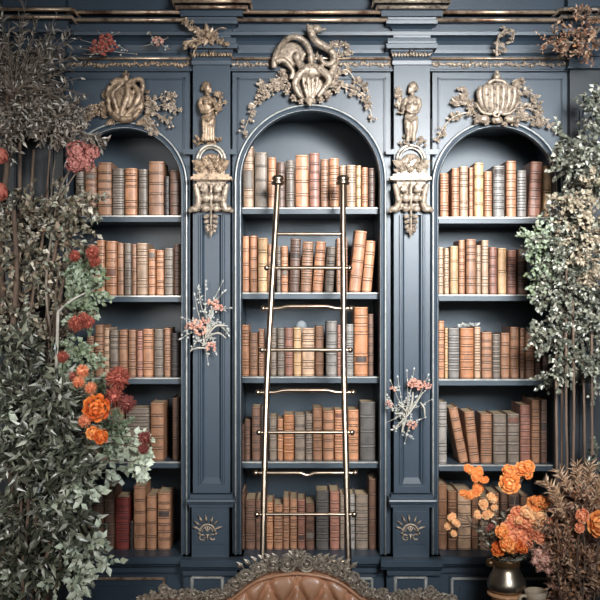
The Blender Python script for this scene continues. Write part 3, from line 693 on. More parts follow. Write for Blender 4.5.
# --- pilaster carvings
def statue(root, c, mt, mirror, lab):
    mb = MB(); y = -.085; m = -1 if mirror else 1
    q = lambda dx, py, dy=0: C(c + m * dx, py, y + dy)
    mb.ball(q(-1, 88), 4.6 * k, (.85, .95, 1.15), 12, 9)                         # head
    mb.ball(q(1.8, 89, -.012), 1.5 * k)                                        # nose and chin
    mb.ball(q(1.2, 91.4, -.010), 2.2 * k)
    mb.ball(q(-2.2, 86.2, .004), 4.8 * k, (1, 1, 1)); mb.ball(q(-5.4, 88.5, .006), 2.6 * k)   # hair and bun
    mb.tube([q(-1.2, 92), q(-1.2, 96)], 2.2 * k, 8)
    mb.tube([q(-1.5, 96), q(-1.5, 101), q(-.8, 108), q(.3, 114), q(.6, 120), q(.6, 124)], [4.6*k, 6.6*k, 5.6*k, 5.4*k, 6.6*k, 5.8*k], 12, flat=.72)
    mb.ball(q(-3.8, 102.5, -.018), 2.4 * k); mb.ball(q(1.2, 102.5, -.018), 2.4 * k)
    mb.tube([q(-7, 98.5), q(-9, 105, -.01), q(-6.5, 112, -.02), q(0, 112.5, -.034), q(5, 109, -.03)], [2.6*k, 2.2*k, 1.9*k, 1.7*k, 1.4*k], 8)
    mb.tube([q(4.4, 98.5), q(7.6, 104, -.012), q(8.4, 109.5, -.026), q(6, 104, -.04), q(5, 101, -.04)], [2.5*k, 2.1*k, 1.9*k, 1.6*k, 1.2*k], 8)
    for dx, w in ((-3.4, 1), (3, 1)):
        mb.tube([q(dx, 121), q(dx * 1.05, 129, -.008), q(dx * .9 + .4, 134, -.006), q(dx * .9 + .6, 142)], [4.2*k, 3.4*k, 2.7*k, 2*k], 9)
    # drapery around the hips and down the side
    mb.tube([q(-6, 117, -.01), q(0, 120, -.028), q(6, 116.5, -.012)], [2.2*k, 2.2*k, 1.8*k], 8)
    for j in range(0 if mirror else 5):
        dx = -6 + 2.6 * j; mb.tube([q(dx * .9, 119, -.018), q(dx * .95 + .6, 130, -.022), q(dx * 1.05 + .4, 141, -.016)], [1.6*k, 1.3*k, 1.9*k], 7)
    o = mb.build('carved_figure', mt, root, True); fuse(o, .0034, 2); o['label'] = lab
    mb = MB()
    spray(mb, [(c + m * 7, 113), (c + m * 10, 104), (c + m * 12, 94)], -.075, 16, 5.5 * k, .32, .2)
    spray(mb, [(c + m * 7, 113), (c + m * 11, 111), (c + m * 13, 104)], -.075, 8, 5 * k, .32, .2)
    mb.build('carved_branch', mt, o)
    if mirror:
        for px, py in ((398, 90), (397, 95), (400, 99)):
            rb = MB(); rosette(rb, C(px, py, -.065), 3.6 * k); rb.build('carved_rose', mt, o)
    mb = MB()
    for i in range(26):
        mb.thick_leaf(C(c + rnd.uniform(-13, 13), rnd.uniform(138, 146), -.07), (rnd.uniform(-1, 1), -.4, rnd.uniform(-.1, 1)), (0, -1, 0), rnd.uniform(4, 7) * k, 1.5 * k, 1 * k)
    mb.build('base_leaves', mt, o)
def corbel(root, c, hw, mt, mt2, flowers):
    # hood arch with foliage
    mb = MB(); n = 16
    for r_, rad in ((14, 1.7), (11.3, 1.1)):
        mb.tube([C(c + r_ * math.cos(PI * i / n), 160 - r_ * 1.05 * math.sin(PI * i / n), -.068) for i in range(n + 1)], rad * k, 7)
    mb.build('hood_arch', M['silver'], root, True)
    mb = MB()
    for s_ in (-1, 1): mb.box(C(c + s_ * 14, 154.5, -.045), C(c + s_ * (hw + 8), 151, 0) + Vector((0, -.055, 0)))
    mb.build('impost', M['paint'], root)
    mb = MB()
    mb.ball(C(c, 163, -.05), 10.5 * k, (1, .35, .9), 12, 8)
    mb.box(C(c - 14, 174, -.075), C(c + 14, 162, -.05))
    for i in range(40):
        a = rnd.uniform(0, PI); r_ = rnd.uniform(3, 15)
        mb.thick_leaf(C(c + r_ * math.cos(a), 171 - r_ * .8 * math.sin(a), -.07), (math.cos(a) + rnd.uniform(-.5, .5), rnd.uniform(-.8, -.1), math.sin(a) + rnd.uniform(-.4, .3)), (0, -1, 0), rnd.uniform(5, 8) * k, 1.9 * k, 1.1 * k)
    for s_ in (-1, 1):
        mb.thick_leaf(C(c + s_ * 6, 168, -.075), (s_ * .9, -.2, .5), (0, -1, 0), 15 * k, 4 * k, 2 * k)
        mb.thick_leaf(C(c + s_ * 3, 170, -.075), (s_ * .4, -.3, .8), (0, -1, 0), 9 * k, 2.6 * k, 1.6 * k)
    for px in (c - 9, c, c + 9): rosette(mb, C(px, 169, -.09), 4 * k)
    mb.build('carved_foliage', mt2, root)
    mb = MB()
    for a, b, o_, d in ((174, 176.5, 18, .095), (176.5, 179.5, 20.5, .115), (179.5, 181, 17.5, .09)):
        mb.box((X(c - o_, -d), -d, Z(b, -d)), (X(c + o_, -d), -.03, Z(a, -d)))
    mb.build('corbel_ledge', M['gold_dark'] if not flowers else M['gold'], root)
    # acanthus bracket
    mb = MB(); y = -.075
    mb.add([C(c - 15, 181, -.075), C(c + 15, 181, -.075), C(c + 17, 181, -.04), C(c - 17, 181, -.04), C(c - 10, 212, -.055), C(c + 10, 212, -.055), C(c + 11, 212, -.04), C(c - 11, 212, -.04)],
           [(0, 1, 2, 3), (4, 7, 6, 5), (0, 4, 5, 1), (1, 5, 6, 2), (2, 6, 7, 3), (3, 7, 4, 0)])
    for s_ in (-1, 1):
        mb.tube(path([(c + s_ * 16, 184, -.10), (c + s_ * 13.5, 194, -.10), (c + s_ * 12.5, 203, -.095), (c + s_ * 15, 209, -.09)], y), [2.8*k, 3.4*k], 8)
        mb.ball(C(c + s_ * 16, 209, -.088), 4.3 * k, (1.35, .9, .8), 10, 7)
        mb.ball(C(c + s_ * 20.5, 210.5, -.085), 2.4 * k)
        mb.ball(C(c + s_ * 5.2, 198, -.10), 4.4 * k, (1, .8, 1), 10, 7)
        mb.ball(C(c + s_ * 5.5, 208.5, -.09), 4 * k, (1, .8, .9), 10, 7)
        for j in range(4): mb.thick_leaf(C(c + s_ * 2, 193 - j * .5, -.10), (s_ * (.4 + .25 * j), -.2, .75 - .2 * j), (0, -1, 0), (13 - j) * k, 2.3 * k, 1.5 * k)
        spiral(mb, C(c + s_ * 7.5, 186.5, -.105), 3.6 * k, 1.4, PI / 2, s_, 1 * k)
    mb.tube(path([(c, 182, -.105), (c, 200, -.105), (c, 214, -.085), (c, 234, -.065)], y), [1.2*k, 1.4*k, .7*k][0:1] * 16, 7)
    o = mb.build('corbel', mt, root, True); fuse(o, .0030, 1); o['label'] = 'gilded acanthus bracket'
    mb = MB()
    for j, (py, w) in enumerate(((215, 7), (220, 6.5), (225, 5.5), (229, 4))):
        for s_ in (-1, 1):
            mb.thick_leaf(C(c, py, -.065), (s_ * .9, -.35, -.35), (0, -1, 0), w * 1.2 * k, 2 * k, 1.4 * k)
            mb.ball(C(c + s_ * w * .8, py + 2, -.07), 1.9 * k, (1, 1, 1), 8, 6)
    mb.thick_leaf(C(c, 228, -.065), (0, -.1, -1), (0, -1, 0), 9 * k, 2.4 * k, 1.5 * k)
    mb.build('leaf_drop', mt, o)
def emblem(root, c, mt):
    """fan of leaves over a small arch with the curled letters below"""
    mb = MB(); y = -.073; n = 12
    for r_, rad in ((7.6, 1.05), (5.2, .55)):
        mb.tube([C(c + r_ * math.cos(PI * i / n), 532 - r_ * math.sin(PI * i / n), y) for i in range(n + 1)], rad * k, 6)
    for i, (a, L) in enumerate(((20, 8), (48, 8), (70, 9), (96, 10), (118, 12), (140, 10), (160, 8))):
        t = math.radians(a)
        mb.thick_leaf(C(c + 8.4 * math.cos(t), 532 - 8.4 * math.sin(t), y), (math.cos(t), -.1, math.sin(t)), (0, -1, 0), L * k, 1.3 * k, .7 * k)
    mb.tube([C(c - 12, 527, y), C(c - 6, 531, y)], .7 * k, 5); mb.tube([C(c + 12, 526.5, y), C(c + 6, 531, y)], .7 * k, 5)
    for dx in (-2.6, 0, 2.6): mb.tube([C(c, 532, y), C(c + dx, 527.5, y)], .6 * k, 5)
    mb.tube([C(c - 9.5, 533, y), C(c - 7, 534.5, y)], 1.2 * k, 5); mb.tube([C(c + 9.5, 533, y), C(c + 7, 534.5, y)], 1.2 * k, 5)
    # curled letters
    mb.tube([C(c - 5.2 + 2.7 * math.cos(math.radians(a)), 537.5 - 2.7 * math.sin(math.radians(a)), y) for a in range(40, 361, 20)] + [C(c - 4.6, 537.5, y)], .7 * k, 6)
    mb.tube([C(c - 1.8, 534.8, y), C(c + 1.8, 534.8, y)], .7 * k, 5); mb.tube([C(c, 534.8, y), C(c, 540, y)], .75 * k, 5)
    mb.tube([C(c + 5.2 + 2.7 * math.cos(math.radians(a)), 537 - 2.7 * math.sin(math.radians(a)), y) for a in range(45, 330, 25)], .8 * k, 6)
    o = mb.build('emblem', mt, root, True); o['label'] = 'small gilded fan emblem with curled letters'
statue(PIL['left'], 208.5, M['gold_dark'], False, 'gilded standing figure holding a branch')
statue(PIL['right'], 411, M['gold'], True, 'pale gilded standing figure with a wreath')
corbel(PIL['left'], 211, 18.5, M['gold'], M['gold_dark'], False)
corbel(PIL['right'], 411, 18, M['gold'], M['gold'], True)
emblem(PIL['left'], 207.5, M['gold']); emblem(PIL['right'], 410.5, M['gold'])
# applied ornaments on the frieze
mb = MB()
for a, L, w in ((100, 13, 3), (60, 10, 3), (150, 14, 2.6), (205, 16, 1.6), (250, 12, 2.8), (300, 12, 3), (330, 10, 2.5), (20, 10, 2)):
    t = math.radians(a); mb.thick_leaf(C(208, 36, -.118), (math.cos(t), -.25, math.sin(t)), (0, -1, 0), L * k, w * k, 1.4 * k)
mb.ball(C(208, 35, -.125), 3.4 * k, (1, .9, 1.2))
mb.tube(path([(208, 38), (214, 32), (221, 28), (227, 29)], -.14), [1.5*k, .5*k], 6); mb.tube(path([(206, 39), (198, 45), (191, 48)], -.125), [1.3*k, .5*k], 6)
mb.tube(path([(200, 42), (194, 52), (195, 58)], -.12), [1.2*k, .6*k], 6)
spray(mb, [(203, 36), (194, 29), (185, 20)], -.14, 34, 5 * k, .36, .3)
spray(mb, [(204, 40), (194, 42), (186, 46)], -.125, 20, 5 * k, .36, .2)
spray(mb, [(212, 38), (220, 40), (224, 46)], -.125, 16, 5 * k, .3, .2)
o = mb.build('ribbon_ornament', M['gold_dark'], ENT); o['label'] = 'dim gilded leaf star with ribbons'
mb = MB()
mb.tube(path([(497, 56), (497, 47), (499, 36), (506, 30), (514, 31), (513, 39)], -.105), [1.5*k, .8*k], 7)
for t in range(22): 
    px, py = rnd.choice([(498, 50), (498, 42), (502, 34), (508, 31), (512, 36), (504, 46)]); mb.thick_leaf(C(px + rnd.uniform(-3, 3), py + rnd.uniform(-4, 4), -.10), (rnd.uniform(-1, 1), -.3, rnd.uniform(-1, 1)), (0, -1, 0), 6 * k, 1.6 * k, 1 * k)
for px, py in ((499, 52), (505, 50), (511, 40)): rosette(mb, C(px, py, -.085), 3.4 * k)
o = mb.build('scroll_ornament', M['gold'], ENT); o['label'] = 'small pale hooked scroll carving'
# ---------------------------------------------------------------- ladder
YT, YBT = -0.14, -0.70           # depth of the leaning rails at the top and at the floor
ZT_L = Z(180, YT)
def lad_y(z): return YBT + (YT - YBT) * z / ZT_L
def lad_pt(px, py):
    """point of the leaning ladder plane seen at a photo pixel"""
    lo, hi = -1.0, 0.2
    for _ in range(50):
        m = (lo + hi) / 2
        if m > lad_y(Z(py, m)): hi = m
        else: lo = m
    return P(px, py, lo)
LAD = thing('library_ladder', 'tall pale metal library ladder leaning against the middle bookcase bay', 'ladder', (X(305, YBT), YBT, 0))
RL = [(278, 181), (275, 235), (271.8, 290), (267.2, 378), (264.8, 460), (262.8, 560)]
RR = [(342.8, 181), (343, 235), (343.4, 290), (344, 378), (346, 460), (348.4, 560)]
rails = []
for pts in (RL, RR):
    p3 = [lad_pt(*p) for p in pts]; d = (p3[-1] - p3[-2]); t = (p3[-1].z - 0.03) / -d.z
    p3.append(p3[-1] + d * t); pp = smooth_pts(p3, 6); rails.append(pp)
    mb = MB(); mb.tube(pp, 0.0142, 12); r = mb.build('rail', M['brass'], LAD, True)
    q = p3[0]; mb = MB()
    mb.lathe([(.012, -.03), (.016, -.022), (.030, -.018), (.034, -.008), (.029, -.002), (.023, .001), (.030, .006), (.031, .013), (.026, .022), (.014, .028), (.002, .030)], q, 20)
    mb.build('finial', M['brass'], LAD, True)
    e = p3[-1]; mb = MB(); mb.lathe([(.018, -.03), (.019, -.005), (.015, .03), (.0135, .04)], e, 16); mb.build('rubber_foot', M['darkwood'], LAD, True)
def rail_at(pp, z):
    for a, b in zip(pp, pp[1:]):
        if a.z >= z >= b.z: return a.lerp(b, (a.z - z) / max(1e-6, a.z - b.z))
    return pp[-1]
ry = [(234, 0, 0), (268, .03, 0), (308.5, .035, 1), (350, .03, 0), (392.5, .04, 1), (432.5, .03, 0), (473, .04, 2), (514.5, .03, 0), (561.5, .0, 1)]
zs = [lad_pt(300, p[0]).z for p in ry]
step = zs[-2] - zs[-1]; zz = zs[-1] - step
while zz > .12: ry.append((None, .03, 0)); zs.append(zz); zz -= step
for (py, ext, kind), z in zip(ry, zs):
    a = rail_at(rails[0], z); b = rail_at(rails[1], z); d = (b - a).normalized()
    a2, b2 = a - d * ext, b + d * ext; n = 24; pts = []; L = (b2 - a2).length
    for i in range(n + 1):
        t = i / n; p = a2.lerp(b2, t); off = 0
        if kind == 1:  # gently stepped treads
            u = min(t, 1 - t); off = .010 * (1 / (1 + math.exp(-(u - .22) * 60)))
        if kind == 2: off = -.014 * math.exp(-((t - .52) / .035) ** 2)
        pts.append(p + Vector((0, 0, off)))
    mb = MB(); mb.tube(pts, .0085, 8)
    r = mb.build('rung', M['brass'], LAD, True)
    if ext:
        for s_, q in ((-1, a2), (1, b2)):
            kb = MB(); kb.ball(q, .0135, (1, 1, 1), 12, 8); kb.build('rung_knob', M['brass'], r, True)

# ---------------------------------------------------------------- sofa
YS0 = -1.25
so = lambda px, py, dy=0: P(px, py, YS0 + dy)
cxs = 297
sofa = thing('sofa', 'tufted tan leather sofa with carved silvery scrollwork along its camel back', 'sofa', (X(cxs, YS0), YS0 - .35, 0))
crest = [(128, 618), (138, 603), (150, 597), (166, 592), (185, 592.5), (205, 594), (222, 592), (234, 586.5), (246, 577), (258, 569.5), (272, 565), (285, 563), (297, 562), (309, 563), (322, 565), (336, 569.5), (348, 577), (360, 586.5), (372, 592), (389, 594), (409, 592.5), (428, 592), (444, 597), (456, 603), (466, 618)]
cp = smooth_pts([so(a, b, -.06) for a, b in crest], 5)
sk = S * F(YS0)
# leather back: camel outline, diamond tufting
def top_z(x):
    for a, b in zip(cp, cp[1:]):
        if a.x <= x <= b.x: return a.z + (b.z - a.z) * (x - a.x) / max(1e-6, b.x - a.x)
    return cp[0].z
x0, x1 = cp[2].x + .02, cp[-3].x - .02
NX, NZ = 150, 70; zb = 0.42
bx, bz = .101, .178
zt0 = so(299, 576).z             # top row of the diamonds
def dimple(x, z):
    cx0 = X(cxs, YS0); d = 1.0; crease = 0
    u = (x - cx0) / bx; w = (z - zt0) / bz
    a = (u + w) ; b = (u - w)
    fa = abs(a - round(a)); fb = abs(b - round(b))
    return -.042 * max(math.exp(-(fa / .085) ** 2), math.exp(-(fb / .085) ** 2)) 
rows = []
for j in range(NZ + 1):
    v = j / NZ; r = []
    for i in range(NX + 1):
        x = x0 + (x1 - x0) * i / NX; zt = top_z(x) - .030
        z = zb + (zt - zb) * v
        e = min(1, (1 - v) * (zt - zb) / .10); ex = min(1, min(x - x0, x1 - x) / .08)
        puff = (.045 + .03 * math.sqrt(max(0, 1 - (1 - e) ** 2))) * (.5 + .5 * math.sqrt(max(0, 1 - (1 - ex) ** 2)))
        y = YS0 - .03 - puff - dimple(x, z) * (.3 + .7 * e)
        r.append((x, y, z))
    rows.append(r)
mb = MB(); mb.loft(rows)
back = [[(p[0], YS0 + .04, p[2]) for p in r] for r in (rows[0], rows[-1])]
mb.loft([[(r[0][0], YS0 + .04, r[0][2]) for r in rows], [(r[-1][0], YS0 + .04, r[-1][2]) for r in rows]][0:0] or [rows[-1], back[1]]); mb.loft([back[1], back[0]]); mb.loft([back[0], rows[0]])
mb.loft([[r[0] for r in rows], [(r[0][0], YS0 + .04, r[0][2]) for r in rows]], flip=True); mb.loft([[r[-1] for r in rows], [(r[-1][0], YS0 + .04, r[-1][2]) for r in rows]])
bk = mb.build('backrest', M['sofa_leather'], sofa, True)
for row in range(1, 8):
    z = zt0 - row * bz / 2
    for i in range(-4, 5):
        x = X(cxs, YS0) + (i + (.5 if row % 2 else 0)) * bx
        if x0 + .05 < x < x1 - .05 and z < top_z(x) - .06:
            kb = MB(); kb.ball((x, YS0 - .066, z), .011, (1, .6, 1), 10, 6); kb.build('button', M['sofa_leather'], bk, True)
# piping between leather and frame
mb = MB(); mb.tube([p + Vector((0, -.030, -.032)) for p in cp], .006, 7); mb.build('piping', M['sofa_leather'], bk, True)
# carved crest rail
mb = MB()
mb.tube([p + Vector((0, 0, -.012)) for p in cp], .017, 9, flat=.9)
rs = random.Random(3)
for i in range(0, len(cp) - 1):
    p = cp[i]; d = (cp[i + 1] - p).normalized(); up = Vector((-d.z, 0, d.x)); 
    u = abs(p.x - X(cxs, YS0)) / (X(cxs + 165, YS0) - X(cxs, YS0))
    hgt = .032 if u < .4 else .014
    for j in range(5):
        s_ = rs.choice([-1, 1]); v = d * s_ * rs.uniform(.3, 1) + up * rs.uniform(.2, 1) + Vector((0, -rs.uniform(.1, .5), 0))
        q = p + up * rs.uniform(-.024, hgt * .8) + Vector((0, -.014, 0))
        mb.thick_leaf(q, v, (0, -1, 0), rs.uniform(.014, .028), .0068, .007)
    if i % 2 == 0:
        q = p + up * hgt * rs.uniform(.2, .7) + Vector((0, -.016, 0)); mb.ball(q, rs.uniform(.006, .010), (1, 1, 1), 8, 5)
    if i % 6 == 3:
        spiral(mb, p + up * hgt * .5 + Vector((0, -.018, 0)), .017 if u > .4 else .023, 1.6, rs.uniform(0, 6), rs.choice([-1, 1]), .0048)
for s_ in (-1, 1):
    q = so(297 + s_ * 9.5, 564, -.085)
    for rr, w in ((.027, .0055), (.017, .004)): mb.tube([q + Vector((rr * math.cos(2 * PI * i / 18), 0, rr * math.sin(2 * PI * i / 18))) for i in range(19)], w, 7)
    mb.ball(q + Vector((0, -.004, 0)), .011)
    for j, (px, py, r_) in enumerate(((297 + s_ * 24, 566, .022), (297 + s_ * 39, 570.5, .02), (297 + s_ * 52, 578, .024), (297 + s_ * 62, 585, .018), (297 + s_ * 134, 591, .016))):
        q = so(px, py - 2, -.08); spiral(mb, q, r_, 1.7, PI * (j % 2), s_ * (1 if j % 2 else -1), .006)
    for a in range(4): mb.thick_leaf(so(297 + s_ * 3, 557, -.075), (s_ * (.2 + .4 * a), -.2, 1 - .25 * a), (0, -1, 0), .034, .009, .007)
    for j in range(6):
        mb.thick_leaf(so(297 + s_ * (18 + 7 * j), 560 + j * j * .35, -.07), (s_ * .8, -.2, .8), (0, -1, 0), .038, .010, .007)
mb.ball(so(297, 556, -.08), .013); mb.thick_leaf(so(297, 558, -.08), (0, -.1, 1), (0, -1, 0), .035, .011, .008)
cr = mb.build('crest_rail', M['sofa_frame'], sofa, False); cr['label'] = 'carved silver-bronze crest rail'
# seat, arms and feet
cxw = X(cxs, YS0); xa, xb = cp[0].x, cp[-1].x
def cushion(a, b, bev):
    mb = MB(); mb.box(a, b); return mb
def bevel(o, w, seg=3):
    md = o.modifiers.new('b', 'BEVEL'); md.width = w; md.segments = seg; return o
mb = MB(); mb.box((xa, YS0 - .72, .14), (xb, YS0 + .03, .27)); bevel(mb.build('seat_frame', M['darkwood'], sofa), .012)
mb = MB(); mb.box((xa + .13, YS0 - .70, .272), (xb - .13, YS0 - .055, .415)); bevel(mb.build('seat_cushion', M['sofa_leather'], sofa, True), .04, 4)
for s_, xx in ((-1, xa), (1, xb)):
    mb = MB(); xm = xx - s_ * .055
    mb.box((xm - .05, YS0 - .70, .272), (xm + .05, YS0 + .03, .56)); mb.tube([(xm, YS0 - .71, .60), (xm, YS0 + .04, .60)], .075, 16)
    mb.build('armrest', M['sofa_leather'], sofa)
    mb = MB(); mb.tube([(xm + s_ * .0, YS0 - .02, .60), (xm, YS0 - .02, cp[0].z - .02), tuple(cp[1])], [.035, .03, .018], 9); mb.build('back_post', M['sofa_frame'], sofa, True)
    for yy in (YS0 - .64, YS0 - .04):
        mb = MB(); mb.lathe([(.018, 0), (.026, .012), (.016, .04), (.03, .09), (.034, .14)], (xm, yy, 0), 14); mb.build('leg', M['darkwood'], sofa, True)

# ---------------------------------------------------------------- table, vase, jar
YV = -0.36
tz = Z(636, YV); vx = X(506.5, YV)
tab = thing('side_table', 'round dark wooden side table under the pewter vase and stoneware jar', 'table', (X(520, YV), YV, 0))
tc = X(524, YV)
mb = MB(); mb.lathe([(.24, -.03), (.255, -.022), (.26, -.012), (.255, 0)], (tc, YV, tz), 40); mb.build('table_top', M['darkwood'], tab, True)
mb = MB(); mb.lathe([(.05, .03), (.03, .10), (.022, .30), (.035, .42), (.028, tz - .10), (.06, tz - .0305)], (tc, YV, 0), 20); mb.build('pedestal', M['darkwood'], tab, True)
for kx in range(3):
    a = PI / 2 + 2 * PI * kx / 3
    mb = MB(); mb.tube([(tc + .02 * math.cos(a), YV + .02 * math.sin(a), .09), (tc + .12 * math.cos(a), YV + .12 * math.sin(a), .06), (tc + .22 * math.cos(a), YV + .22 * math.sin(a), .016)], [.024, .014], 9); mb.build('leg', M['darkwood'], tab, True)
# turned wooden stand
zs_ = Z(591.5, YV)
st = thing('wooden_stand', 'small warm wooden stand holding the pewter vase on the side table', 'stand', (vx, YV, tz))
mb = MB(); mb.lathe([(.085, zs_ - tz - .014), (.09, zs_ - tz - .007), (.085, zs_ - tz)], (vx, YV, tz), 28); mb.build('top', M['wood'], st, True)
for a in range(4):
    t = PI / 4 + a * PI / 2; mb = MB()
    mb.lathe([(.022, 0.0005), (.024, .02), (.020, (zs_ - tz) * .6), (.024, zs_ - tz - .0145)], (vx + .056 * math.cos(t), YV + .056 * math.sin(t), tz), 12); mb.build('leg', M['wood'], st, True)
vs = S * F(YV)
vase = thing('vase', 'round pewter vase with bronze neck holding orange flowers', 'vase', (vx, YV, zs_ + .0005))
mb = MB(); hv = Z(566, YV) - zs_
mb.lathe([(.062, 0), (.075, .006), (.086, .02), (.0895, .035), (.087, .05), (.075, .075), (.062, .1), (.056, hv)], (vx, YV, zs_ + .0005), 36); mb.build('body', M['pewter'], vase, True)
mb = MB(); h2 = Z(559, YV) - zs_
mb.lathe([(.055, hv + .0005), (.062, hv + .004), (.060, hv + .02), (.064, h2 - .003), (.066, h2), (.060, h2), (.056, h2 - .02), (.01, h2 - .022)], (vx, YV, zs_ + .0005), 36); mb.build('neck', M['brassneck'], vase, True)
mb = MB(); q = Vector((vx - .077, YV - .01, Z(562, YV))); mb.ball(q, .021, (1, 1, .95), 14, 9); mb.tube([q, (vx - .05, YV, Z(563, YV))], .009, 8); mb.build('knob', M['brassneck'], vase, True)
jx = X(536, YV - .08)
jar = thing('jar', 'small beige stoneware jug on the side table, right of the vase', 'jar', (jx, YV - .08, tz + .0005))
jh = Z(590.5, YV - .08) - tz
mb = MB(); mb.lathe([(.035, 0), (.05, .01), (.056, jh * .45), (.046, jh * .75), (.044, jh * .85), (.052, jh), (.046, jh), (.038, jh * .85), (.01, jh * .8)], (jx, YV - .08, tz + .0005), 28); mb.build('body', M['clay'], jar, True)
mb = MB(); mb.tube(smooth_pts([(jx - .045, YV - .085, tz + jh * .9), (jx - .072, YV - .088, tz + jh * .88), (jx - .082, YV - .088, tz + jh * .62), (jx - .053, YV - .085, tz + jh * .4)], 5), .008, 8); mb.build('handle', M['clay'], jar, True)
# ---------------------------------------------------------------- plants
def sprig(lf, st, p, d, L, n, ll, lw, droop=.3, wig=.25, tw=.0022, mi=0, up=0.0):
    """one twig from p along d carrying n leaves"""
    p = Vector(p); d = Vector(d).normalized(); pts = [p.copy()]; seg = 6
    for i in range(seg):
        d = (d + rvec() * wig * .5 + Vector((0, 0, -droop / seg + up / seg))).normalized(); p = p + d * (L / seg); pts.append(p.copy())
    if st is not None: st.tube(pts, [tw, tw * .4], 4)
    for i in range(n):
        t = (i + rnd.random()) / n * seg * .97 + .1; k = min(seg - 1, int(t)); q = pts[k].lerp(pts[k + 1], min(1, t - k))
        dd = (pts[k + 1] - pts[k]).normalized(); s = rvec(); s = (s - dd * s.dot(dd)).normalized()
        v = dd * rnd.uniform(.3, .9) + s * rnd.uniform(.5, 1)
        nrm = Vector((rnd.uniform(-.6, .6), -1, rnd.uniform(0, .9)))
        f = rnd.uniform(.6, 1.25)
        lf.leaf(q, v, nrm, ll * f, lw * f, rnd.uniform(0, .3), mi)
def blob(lf, st, c, r, n, L, nl, ll, lw, out=.8, droop=.3, bias=(0, -.25, 0), core=.55, tw=.002, up=0):
    """a clump of twigs filling an ellipsoid"""
    c = Vector(c); bias = Vector(bias)
    for i in range(n):
        u = rvec(); k = rnd.uniform(core * .3, core)
        p = c + Vector((u.x * r[0], u.y * r[1], u.z * r[2])) * k
        d = Vector((u.x * r[0], u.y * r[1], u.z * r[2])).normalized() * out + rvec() * .5 + bias
        sprig(lf, st, p, d, L * rnd.uniform(.6, 1.2), nl, ll, lw, droop, .3, tw, 0, up)
def E(px, py, Y, rx, ry, rd): 
    f = S * F(Y); return P(px, py, Y), (rx * f, rd, ry * f)
def mum(mb, c, r, n=110, mi=0, face=(0, -1, .2), w=.20):
    """dense ball of narrow petals"""
    c = Vector(c); fc = Vector(face).normalized(); mb.ball(c, r * .62, (1, 1, 1), 9, 6, mi)
    for i in range(n):
        u = rvec()
        if u.dot(fc) < -.35: u = -u
        mb.leaf(c + u * r * .45, u + rvec() * .35, fc.cross(u) + rvec() * .5, r * rnd.uniform(.45, .62), r * w * rnd.uniform(.7, 1.2), -.15, mi)
def ruffle(mb, c, r, n=34, mi=0, face=(0, -1, .2)):
    """round layered bloom: rings of cupped petals closing on the middle"""
    c = Vector(c); fc = Vector(face).normalized(); t = fc.orthogonal().normalized(); b = fc.cross(t)
    mb.ball(c, r * .6, (1, 1, 1), 10, 7, mi)
    lay = ((1.45, 9, 1.0), (1.05, 9, .95), (.65, 7, .85), (.25, 5, .7))
    for el, k, f in lay:
        a0 = rnd.uniform(0, 6)
        for i in range(k):
            a = a0 + 2 * PI * i / k + rnd.uniform(-.15, .15); e = el + rnd.uniform(-.12, .12)
            rad = t * math.cos(a) + b * math.sin(a)
            u = (rad * math.sin(e) + fc * math.cos(e)).normalized()
            up = (fc * math.sin(e) - rad * math.cos(e)).normalized()
            base = c + u * r * .62 - up * r * .42
            mb.petal(base, up * .8 + u * .45, u, r * .85 * f, r * .40 * f, .35, mi)
def floret_head(mb, c, r, n=60, mi=0):
    c = Vector(c)
    mb.ball(c, r * .7, (1, .9, .9), 9, 6, mi)
    for i in range(n):
        u = rvec(); q = c + u * r * rnd.uniform(.75, 1.05); t = u.orthogonal().normalized(); b = u.cross(t); a0 = rnd.uniform(0, 6)
        for k in range(4):
            a = a0 + k * PI / 2; mb.leaf(q, t * math.cos(a) + b * math.sin(a) + u * .3, u, r * .24, r * .1, 0, mi)
def planter(root, x, y, r, h, m=None):
    mb = MB(); mb.lathe([(r * .72, 0), (r * .8, .01), (r * .98, h * .85), (r * 1.04, h * .87), (r * 1.04, h), (r * .93, h), (r * .9, h - .03)], (x, y, 0), 28); mb.build('planter', m or M['pot'], root, True)
    mb = MB(); mb.lathe([(r * .3, h - .03), (r * .895, h - .028)], (x, y, 0), 24); mb.build('soil', M['soil'], root)
def stem_to(st, foot, tgt, r0, r1, wob=.03, n=5, seg=7):
    foot = Vector(foot); tgt = Vector(tgt); pts = []
    for i in range(n + 1):
        t = i / n; p = foot.lerp(tgt, t); p.x += rnd.uniform(-wob, wob) * math.sin(PI * t); p.y += rnd.uniform(-wob, wob) * math.sin(PI * t); pts.append(p)
    pp = smooth_pts(pts, 5); st.tube(pp, [r0, r1], seg); return pp

def stem_via(st, foot, tgt):
    foot = Vector(foot); tgt = Vector(tgt)
    a = P(50 + rnd.uniform(-12, 8), 470, -.48); b = P(58 + rnd.uniform(-10, 6), min(440, (300 - (tgt.z - ZC) / (S * F(-.5))) + 30), -.38)
    pts = [foot, a, b, b.lerp(tgt, .6) + Vector((0, 0, .01)), tgt]
    if b.z > tgt.z + .1: pts = [foot, a, a.lerp(tgt, .55) + Vector((0, 0, .02)), tgt]
    st.tube(smooth_pts(pts, 5), [.005, .003, .0018], 6)
